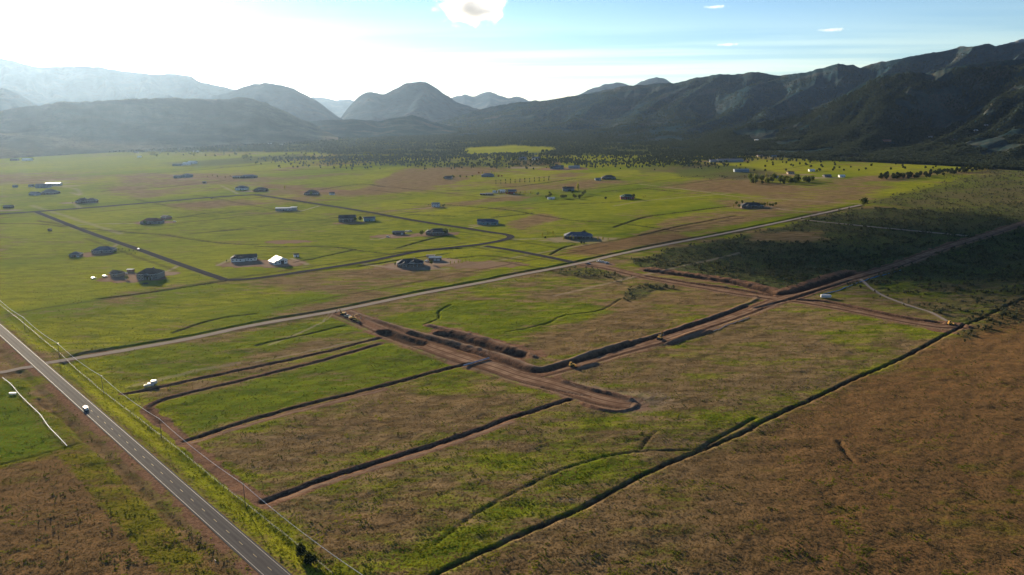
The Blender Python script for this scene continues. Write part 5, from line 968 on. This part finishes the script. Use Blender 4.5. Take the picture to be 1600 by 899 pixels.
MB().tube((0, 0, 0.85), (0, 0, 0.9), 2.3, 20).build('mat', BLK, tr); MB().tube((0, 0, 0.8), (0, 0, 0.86), 2.6, 20).build('rim', mat('blue_pad', (0.03, 0.04, 0.06)), tr)
for k in range(6): a = k * math.pi / 3; MB().tube((2.4 * math.cos(a), 2.4 * math.sin(a), 0), (2.4 * math.cos(a), 2.4 * math.sin(a), 0.82), 0.05, 5).build('leg', RIM, tr)
hf = empty('livestock_shelter', roll(78, 361)); tag(hf, 'small dark livestock shelter alone in the green field by the street', 'shelter'); MB().box(-2.2, 2.2, -1.6, 1.6, 0.0, 2.6).build('wall', WALLS['dark'], hf); roof_mb(-2.2, 2.2, -1.6, 1.6, 2.62, 0.15, 'shed', 0.3).build('roof', ROOFS['black'], hf)
# blue water pipes laid out along the trench, each length on its own
PIPE_B = mat('blue_pvc', (0.03, 0.22, 0.50), (0.03, 0.18, 0.42), 1.0, 0.4); PIPE_P = mat('pale_blue_pvc', (0.20, 0.26, 0.36), None, 1.0, 0.4)
def pipes(pts, n, jit, m_, lb, gr, le=6.0, r_=0.22):
    p, s = resample(gpl(pts), 1.0)
    for k in range(n):
        q = p[int(k * (len(p) - 1) / max(1, n - 1))]; j = min(len(p) - 1, int(k * (len(p) - 1) / max(1, n - 1)) + 1); d = p[j] - p[j - 1]; a = math.atan2(d[1], d[0]) + random.uniform(-0.10, 0.10)
        o = MB().tube((-le / 2, 0, r_), (le / 2, 0, r_), r_, 10).add([], []).tube((le / 2 - 0.35, 0, r_), (le / 2, 0, r_), r_ * 1.2, 10).build('water_pipe', m_); x, y = q + np.array([random.uniform(-jit, jit), random.uniform(-jit, jit)]); z0, z1 = float(hz(x - le / 2 * math.cos(a), y - le / 2 * math.sin(a))), float(hz(x + le / 2 * math.cos(a), y + le / 2 * math.sin(a)))
        o.location = (x, y, max((z0 + z1) / 2, float(hz(x, y))) + 0.06); o.rotation_euler = (0, -math.atan2(z1 - z0, le), a); tag(o, lb, 'pipe', gr)
pipes([(1283, 462), (1312, 454), (1344, 441)], 13, 0.6, PIPE_B, 'length of blue pipe in the string by the white trailer', 'blue pipes beside the white trailer')
pipes([(1351, 439), (1375, 432), (1405, 424)], 11, 0.6, PIPE_B, 'length of blue pipe in the string past the footpath crossing', 'blue pipes past the footpath crossing')
pipes([(1118, 517), (1140, 508), (1168, 499)], 9, 0.5, PIPE_P, 'pale blue pipe length beside the long dirt road', 'pale pipes beside the dirt road')
culv = MB().tube((-11, 0, 0), (11, 0, 0), 0.45, 12).tube((10.6, 0, 0), (11.1, 0, 0), 0.55, 12).build('culvert_pipe', PIPE_P); a0, a1 = at(727, 572), at(761, 562); culv.location = (a0 + a1) / 2 + Vector((0, 0, 0.75)); culv.rotation_euler = (0, 0, math.atan2(a1.y - a0.y, a1.x - a0.x)); tag(culv, 'pale blue culvert pipe lying across the new dirt road at a trench', 'pipe')

# ------------------------------------------------------------------ power line, fence, irrigation line
WOOD = mat('weathered_pole', (0.13, 0.10, 0.075), (0.08, 0.065, 0.05), 1.5, 0.9); WIRE = mat('aluminium_cable', (0.8, 0.79, 0.77), (0.75, 0.74, 0.72), 1, 0.6, spec=0.5); CERAM = mat('ceramic_insulator', (0.5, 0.5, 0.5), None, 2, 0.3)
PH = 10.0; tops = [gp(px, py, PH) for px, py in ((36, 496), (90, 537), (158, 588), (249, 655), (380, 757))]; step_ = (tops[-1] - tops[0]) / 4
tops = [tops[0] - step_] + tops + [tops[-1] + step_]
pd = step_ / np.linalg.norm(step_); pa = math.atan2(pd[1], pd[0]); wire = MB(); ptops = []
POLE_L = ['slim power pole two spans past the gravel turn-off along the highway', 'slim power pole one span past the gravel turn-off along the highway', 'slim power pole just beyond the gravel road turn-off', 'slim power pole across the verge from the car on the highway', 'slim power pole beside the bend of the looping brown track', 'slim power pole at the end of the second long trench', 'slim power pole one span past the long trench ends']
for k, t in enumerate(tops):
    root = empty('power_pole', (t[0], t[1], float(hz(*t))), pa); tag(root, POLE_L[k], 'power pole', 'poles beside the highway'); hh = PH - root.location.z
    MB().tube((0, 0, -0.5), (0, 0, hh), 0.19, 8, 0.12).build('pole', WOOD, root); ca = MB().box(-0.06, 0.06, -0.42, 0.42, hh - 0.4, hh - 0.25).build('crossarm', WOOD, root)
    for sy in (-0.28, 0.0, 0.28): MB().tube((0, sy, hh - 0.25 if sy else hh), (0, sy, hh + 0.05 if sy else hh + 0.3), 0.07, 6).build('insulator', CERAM, root)
    ptops.append(Vector((t[0], t[1], PH + 0.3)))
pn = Vector((-pd[1], pd[0], 0))
for wi, oy in enumerate((-0.09, 0.0, 0.09)):
    wire = MB()
    for a_, b_ in zip(ptops[:-1], ptops[1:]):
        pr = None
        for q in range(13):
            t = q / 12; p_ = a_.lerp(b_, t) + pn * oy + Vector((0, 0, (-0.12 if oy else 0) - 4 * 1.6 * t * (1 - t)))
            if pr is not None: wire.tube(pr, p_, 0.036, 6)
            pr = p_
    o = wire.build('power_cable', WIRE, None); tag(o, ('sagging power cable on the highway side of the crossarms', 'sagging power cable along the pole tops beside the highway', 'sagging power cable on the field side of the crossarms')[wi], 'cable')
fr = empty('wire_fence', at(150, 604)); tag(fr, 'low wire fence with wooden posts between highway and power line', 'fence'); o0 = fr.location
fp, fs_ = resample(gpl([(-60, 432), (0, 477), (29, 500), (88, 549), (120, 578), (159, 611), (207, 647), (250, 680), (366, 774), (437, 830), (471, 857), (520, 899)]), 5.0); post = None
for k, q in enumerate(fp):
    if post is None: post = MB().tube((0, 0, -0.3), (0, 0, 1.35), 0.09, 6).build('post', WOOD, fr)
    elif k: post = post.copy(); COL.objects.link(post)
    post.location = (q[0] - o0.x, q[1] - o0.y, float(hz(*q)) - o0.z)
for z_ in (0.5, 0.85, 1.2):
    wire = MB()
    for a_, b_ in zip(fp[:-1], fp[1:]): wire.tube((a_[0] - o0.x, a_[1] - o0.y, float(hz(*a_)) - o0.z + z_), (b_[0] - o0.x, b_[1] - o0.y, float(hz(*b_)) - o0.z + z_), 0.012, 4)
    wire.build('wire', WIRE, fr)
ir = empty('irrigation_line', at(40, 628)); tag(ir, 'white wheeled irrigation pipe along the edge of the lush green field', 'irrigation line'); o0 = ir.location
ip_, is_ = resample(dens(gpl([(4, 592), (18, 603), (30, 617), (50, 637), (63, 650), (76, 669), (90, 684), (105, 699)])), 3.0); pb = MB()
zs = [float(hz(*q)) + 0.95 for q in ip_]; zs = np.convolve(np.pad(zs, 4, 'edge'), np.ones(9) / 9, 'valid')
for k in range(len(ip_) - 1): pb.tube((ip_[k][0] - o0.x, ip_[k][1] - o0.y, zs[k] - o0.z), (ip_[k + 1][0] - o0.x, ip_[k + 1][1] - o0.y, zs[k + 1] - o0.z), 0.16, 8)
pb.build('pipe', WIRE, ir)
for k in range(2, len(ip_) - 1, 4):
    d = Vector((*(ip_[k + 1] - ip_[k]), 0)).normalized(); c = Vector((ip_[k][0] - o0.x, ip_[k][1] - o0.y, zs[k] - o0.z)); a_ = d.orthogonal().normalized(); b_ = d.cross(a_); wm = MB()
    for q in range(14): t0, t1 = q * 2 * math.pi / 14, (q + 1) * 2 * math.pi / 14; wm.tube(c + (a_ * math.cos(t0) + b_ * math.sin(t0)) * 0.9, c + (a_ * math.cos(t1) + b_ * math.sin(t1)) * 0.9, 0.04, 4)
    for q in range(6): t0 = q * math.pi / 3; wm.tube(c, c + (a_ * math.cos(t0) + b_ * math.sin(t0)) * 0.9, 0.025, 4)
    wm.build('wheel', RIM, ir)
c = at(21, 616) - o0; MB().box(c.x - 2.4, c.x + 1.6, c.y - 0.6, c.y + 0.6, c.z + 0.4, c.z + 1.3).build('mover', ROOFS['white'], ir)
sg = empty('road_sign', at(337, 884), R(-40)); tag(sg, 'small pale road sign on a post in the verge beside the highway', 'sign'); MB().tube((0, 0, -0.3), (0, 0, 2.6), 0.05, 6).build('post', RIM, sg); MB().box(-0.45, 0.45, -0.03, 0.03, 1.7, 2.7).build('plate', RIM, sg)

# ------------------------------------------------------------------ trees one can tell apart
BARK = mat('bark', (0.09, 0.07, 0.055), (0.06, 0.048, 0.04), 2.0, 0.95)
def tree_kind(kind, seed):
    r = random.Random(seed); root = empty('tree', (0, 0, -500))
    if kind == 'juniper': cr = clump(150, 1.9, 1.8, 0.55, 0.5, 5, seed); m_ = LEAF_J; th = 2.0; nm = 'juniper_tree'
    elif kind == 'poplar': cr = clump(190, 1.5, 4.2, 0.5, 1.2, 5, seed); m_ = LEAF_P; th = 5.0; nm = 'poplar_tree'
    elif kind == 'rusty': cr = clump(150, 2.6, 2.2, 0.6, 1.0, 5, seed); m_ = LEAF_O; th = 2.5; nm = 'shade_tree'
    elif kind == 'young': cr = clump(60, 0.9, 1.4, 0.4, 0.9, 3, seed); m_ = LEAF_D; th = 1.8; nm = 'young_tree'
    else: cr = clump(220, 3.2, 3.4, 0.7, 1.4, 6, seed); m_ = LEAF_D; th = 4.5; nm = 'shade_tree'
    root.name = nm; t = MB().tube((0, 0, -0.4), (0.05, 0, th * 0.5), 0.2, 7, 0.14).tube((0.05, 0, th * 0.5), (0, 0.1, th), 0.14, 6, 0.05)
    for k in range(4): a = r.uniform(0, 6.28); t.tube((0.03, 0, th * (0.35 + 0.12 * k)), (math.cos(a) * 1.1, math.sin(a) * 1.1, th * (0.6 + 0.14 * k)), 0.07, 5, 0.02)
    t.build('trunk', BARK, root); cr.build('crown', m_, root); return root
TREES = {k: [tree_kind(k, 100 + 10 * i + j) for j in range(3)] for i, k in enumerate(('juniper', 'poplar', 'rusty', 'young', 'broad'))}
used = {k: 0 for k in TREES}
def plant(kind, px, py, s, label, group, pos=None):
    v = TREES[kind]; n_ = used[kind]; src = v[n_ % 3]; t = src if n_ < 3 else copy_tree(src); used[kind] += 1
    t.location = pos if pos is not None else at(px, py); t.rotation_euler = (0, 0, random.uniform(0, 6.28)); q = s * random.uniform(0.85, 1.2); t.scale = (q, q, q * random.uniform(0.9, 1.15))
    for k_ in ('label', 'category', 'group'):
        if k_ in t: del t[k_]
    tag(t, label, 'tree', group); return t
BLD = [(o.location.xy.copy(), o['label']) for o in COL.objects if o.parent is None and o.get('category') in ('house', 'barn', 'shed', 'outbuilding', 'hall', 'greenhouse')]
def near_label(label, q):
    d, lb = min(((b - Vector((q[0], q[1]))).length, l) for b, l in BLD)
    w_ = []
    for t in lb.split():
        w_.append(t)
        if t in ('house', 'farmhouse', 'barn', 'shed', 'garage', 'hall', 'building', 'outbuilding', 'home'): break
    return (' '.join(label.split()[:3] + ['standing', 'near', 'the'] + w_)) if d < 130 and len(w_) <= 9 else label
def grove(kind, poly, n, s, label, group):
    p = np.array(poly, float); c = 0
    g = gpl(poly); lo, hi = g.min(0), g.max(0)
    while c < n:
        q = lo + rng.random(2) * (hi - lo); ins = False
        for (x0, y0), (x1, y1) in zip(g, np.roll(g, -1, 0)):
            if (y0 > q[1]) != (y1 > q[1]) and q[0] < (x1 - x0) * (q[1] - y0) / (y1 - y0) + x0: ins = not ins
        if not ins: continue
        nl = near_label(label, q); plant(kind, 0, 0, s, nl, group if nl == label else 'trees ' + ' '.join(nl.split()[3:]), Vector((q[0], q[1], float(hz(*q))))); c += 1
grove('juniper', [(660, 254), (720, 248), (880, 246), (980, 240), (1060, 246), (1080, 258), (960, 258), (880, 256), (800, 258), (700, 266)], 120, 1.5, 'dark round juniper scattered over the scrub below the wooded fan', 'junipers in the scrub')
grove('juniper', [(1090, 262), (1200, 252), (1340, 252), (1560, 256), (1500, 264), (1340, 268), (1240, 270), (1100, 268)], 60, 1.5, 'dark round juniper dotted over the bright yellow green fields', 'junipers on the bright fields')
for k in range(90): t = k / 89; plant('juniper', 1375 + 190 * t + random.uniform(-4, 4), 279 - 3 * t - 17 * t * t + random.uniform(-3.5, 2.5), 2.1, ('dark tree at the gravel track end of the dense hedge line' if t > 0.66 else 'dark tree in the middle of the dense hedge line' if t > 0.33 else 'dark tree at the grove end of the dense hedge line'), 'trees of the dense hedge line')
for k in range(40): plant('broad' if k % 3 else 'juniper', random.uniform(1166, 1275), random.uniform(281, 288), 1.7, 'dark leafy tree in the grove behind the tan stubble field', 'trees of the grove')
for k in range(5): plant('poplar', 1172 + k * 9 + random.uniform(-3, 3), 279 + random.uniform(-1, 1), 1.3, 'upright yellow green tree in the grove behind the tan stubble field', 'poplars of the grove')
for k in range(24): plant('young', 775 + (k % 12) * 7.5, (289 - (k % 12) * 0.5) - (k // 12) * 4, 1.5, 'small tree in the two planted orchard rows', 'orchard rows')
for k in range(20): plant('broad', random.uniform(838, 925), 307 + random.uniform(-4, 4), 0.9, 'shrubby tree in the hedge in front of the dark blue house', 'hedge by the dark blue house')
plant('poplar', 903, 301, 1.9, 'tall bright poplar beside the dark blue house', None); plant('broad', 1350, 322, 1.8, 'big dark tree where the gravel road ends', None); plant('juniper', 946, 312, 1.4, 'dark tree on the lane west of the green roofed house', None)
for px, py in ((1005, 311), (1008, 310), (992, 315)): plant('poplar', px, py, 0.7, 'small yellow green tree beside the green roofed house', 'trees by the green roofed house')
for px, py in ((744, 277), (754, 274), (768, 273), (772, 276), (776, 277)): plant('poplar', px, py, 1.0, 'yellowing tree crowded round the blue roofed house', 'yellowing trees round the house')
for px, py in ((779, 277), (748, 272), (784, 277)): plant('rusty', px, py, 1.0, 'rusty orange tree beside the blue roofed house', 'rusty trees by the house')
for px, py in ((694, 280), (707, 277), (709, 279), (719, 278), (729, 278), (738, 277)): plant('broad', px, py, 0.8, 'small round tree in the yard of the small brown house', 'trees by the small brown house')
for px, py in ((776, 303), (780, 304), (793, 304), (806, 305), (813, 304), (820, 305), (829, 304)): plant('poplar', px, py, 0.8, 'yellow green willow beside the red barn', 'willows by the red barn')
for k, (px, py) in enumerate(((848, 372), (852, 373), (856, 368), (864, 368), (867, 372), (881, 376), (891, 375), (896, 376), (908, 381), (913, 381), (934, 377), (942, 377), (950, 377))): plant('poplar' if k not in (1, 8, 9) else 'juniper', px, py, 0.62, 'slim young tree set round the large dark blue roofed house', 'young trees round the house')
for k in range(16): plant('broad' if k % 4 else 'poplar', 1146 + k * 4.4, 321 + random.uniform(-2, 4), 0.75, 'shrub or small tree wrapped round the dark roofed house at the meadow edge', 'shrubs round the meadow edge house')
for px, py in ((702, 362), (706, 363)): plant('poplar', px, py, 0.55, 'small golden tree at the corner of the large dark house', 'golden trees')
for k in range(6): plant('poplar', 704 + k * 6, 414 - k * 0.8, 0.4, 'thin young sapling in the planted row east of the sprawling dark house', 'sapling row')
for k in range(9): plant('young', 324 + k * 9 + random.uniform(-3, 3), 277 + random.uniform(-2, 2), 1.3, 'small dark tree on the tan field strip', 'trees on the tan strip')
for k in range(10): plant('young', 186 + k * 3.2, 398 + random.uniform(-5, 3), 0.6, 'garden shrub beside the long low grey house', 'garden shrubs')
plant('poplar', 445, 297, 0.9, 'lone yellow green tree on the tan strip by the ploughed patch', None)
for px, py in ((386, 249), (381, 250), (392, 249)): plant('broad', px, py, 2.0, 'big dark cottonwood standing at the edge of the bright western field', 'big cottonwoods')
grove('broad', [(230, 240), (300, 237), (380, 236), (400, 243), (320, 246), (235, 246)], 40, 1.2, 'small far tree dotted along the western lane', 'trees along the western lane')
grove('juniper', [(390, 247), (470, 240), (530, 243), (600, 246), (560, 254), (440, 251)], 60, 1.6, 'dark tree on the thin woods edge by the western fields', 'trees on the woods edge')
for o, lb in HOUSES:
    for k in range(3):
        a = random.uniform(0, 6.28); r_ = random.uniform(12, 24); p_ = o.location + Vector((math.cos(a) * r_, math.sin(a) * r_ * 0.8, 0)); p_.z = float(hz(p_.x, p_.y))
        plant(random.choice(('young', 'young', 'broad')), 0, 0, random.uniform(0.6, 1.1), 'small garden tree near the ' + ' '.join(lb.split()[:8]), 'garden trees of the ' + ' '.join(lb.split()[:8]), p_)
for px, py, s in ((470, 868, 1.15), (486, 882, 1.3)): plant('juniper', px, py, s, 'dense dark bush by the fence near the highway', 'bushes by the fence')
for k in range(40): plant('young', *((random.uniform(55, 110), random.uniform(800, 870)) if k % 2 else (random.uniform(120, 235), random.uniform(775, 890))), 0.33, 'small dark shrub scattered over the red brown pasture past the highway', 'shrubs on the red brown pasture')

# ------------------------------------------------------------------ clouds, above the air layer
def cloud(label, pos, size, dens_, seed, cover=0.5, grain=2.2, rz=0.0, soft=0.34):
    """ellipsoid of vapour whose density breaks up into puffs"""
    import bmesh
    bm = bmesh.new(); bmesh.ops.create_icosphere(bm, subdivisions=4, radius=1.0); me = bpy.data.meshes.new('cloud')
    for v in bm.verts: v.co = Vector((v.co.x * size[0], v.co.y * size[1], v.co.z * size[2]))
    bm.to_mesh(me); bm.free(); o = bpy.data.objects.new('cloud', me); COL.objects.link(o); o.location = pos; o.rotation_euler = (0, 0, rz)
    m = bpy.data.materials.new('cloud_vapour'); m.use_nodes = True; nt = m.node_tree; N = nt.nodes; L = nt.links
    for n in list(N):
        if n.type != 'OUTPUT_MATERIAL': N.remove(n)
    tc = N.new('ShaderNodeTexCoord'); mp = N.new('ShaderNodeMapping'); mp.inputs['Scale'].default_value = tuple(1 / q for q in size); L.new(tc.outputs['Object'], mp.inputs[0])
    ln = N.new('ShaderNodeVectorMath'); ln.operation = 'LENGTH'; L.new(mp.outputs[0], ln.inputs[0])
    m2 = N.new('ShaderNodeMapping'); k = max(size); m2.inputs['Scale'].default_value = (1 / k, 1 / k, 1.3 / k); m2.inputs['Location'].default_value = (seed * 3.7, seed * 1.3, 0); L.new(tc.outputs['Object'], m2.inputs[0])
    nz = N.new('ShaderNodeTexNoise'); nz.inputs['Scale'].default_value = grain; nz.inputs['Detail'].default_value = 6; nz.inputs['Roughness'].default_value = 0.6; L.new(m2.outputs[0], nz.inputs['Vector'])
    f1 = N.new('ShaderNodeMapRange'); f1.inputs['From Min'].default_value = 0.15; f1.inputs['From Max'].default_value = 1.0; f1.inputs['To Min'].default_value = 0.22; f1.inputs['To Max'].default_value = -0.38; L.new(ln.outputs['Value'], f1.inputs['Value'])
    ad = N.new('ShaderNodeMath'); ad.operation = 'ADD'; L.new(nz.outputs[0], ad.inputs[0]); L.new(f1.outputs[0], ad.inputs[1])
    mr = N.new('ShaderNodeMapRange'); mr.interpolation_type = 'SMOOTHSTEP'; mr.inputs['From Min'].default_value = cover; mr.inputs['From Max'].default_value = cover + soft; mr.inputs['To Max'].default_value = dens_; L.new(ad.outputs[0], mr.inputs['Value'])
    pv = N.new('ShaderNodeVolumePrincipled'); pv.inputs['Color'].default_value = (0.95, 0.96, 0.98, 1); pv.inputs['Anisotropy'].default_value = 0.55; L.new(mr.outputs[0], pv.inputs['Density']); L.new(pv.outputs[0], N['Material Output'].inputs['Volume'])
    me.materials.append(m); tag(o, label, 'cloud'); return o
cloud('small grey centred cumulus cloud high above the peaks', Vector(ray_at(735, 13, 10500)), (760, 520, 340), 0.0115, 3, 0.44, 3.6, 0.0, 0.26)
def shade_from(px, py, z): g = gp(px, py); return Vector((g[0], g[1], 0)) + sun_vec * (z / sun_vec.z)
cloud('broad flat cloud low in the sun whose shadow lies on the sagebrush', shade_from(1490, 388, 1550), (470, 330, 62), 0.022, 5, 0.36, 1.6, R(20), 0.14)
cloud('unseen thin veil of cloud added to dim the right foreground', shade_from(1470, 700, 1600), (330, 210, 50), 0.0014, 11, 0.25, 1.2, R(15))  # out of view, added so that its shadow dims the right foreground
for (px, py, w_), lb in zip(((1118, 11, 200), (1300, 47, 230), (1136, 70, 190)), ('smallest lens of white cloud topmost in the open blue', 'long thin lens of white cloud above the snowy range', 'short thin lens of white cloud just above the wispy bank')): cloud(lb, Vector(ray_at(px, py, 12500)), (w_ * 1.5, w_, w_ * 0.2), 0.004, px % 13, 0.40, 4.5)
cloud('thin smaller cloud in the sun beside the broad flat one', shade_from(1190, 402, 1500), (240, 150, 45), 0.004, 8, 0.42, 1.8, R(20), 0.14)

# ------------------------------------------------------------------ air
haze_mat = bpy.data.materials.new('air'); haze_mat.use_nodes = True; hn = haze_mat.node_tree
for n in list(hn.nodes):
    if n.type != 'OUTPUT_MATERIAL': hn.nodes.remove(n)
pv = hn.nodes.new('ShaderNodeVolumePrincipled'); pv.inputs['Color'].default_value = (0.46, 0.68, 1.0, 1); pv.inputs['Density'].default_value = 1.15e-5; pv.inputs['Anisotropy'].default_value = 0.68
hn.links.new(pv.outputs[0], hn.nodes['Material Output'].inputs['Volume'])
haze = MB().box(-17500, 17500, -3000, 20000, -8, 980).build('haze', haze_mat); tag(haze, kind='stuff')
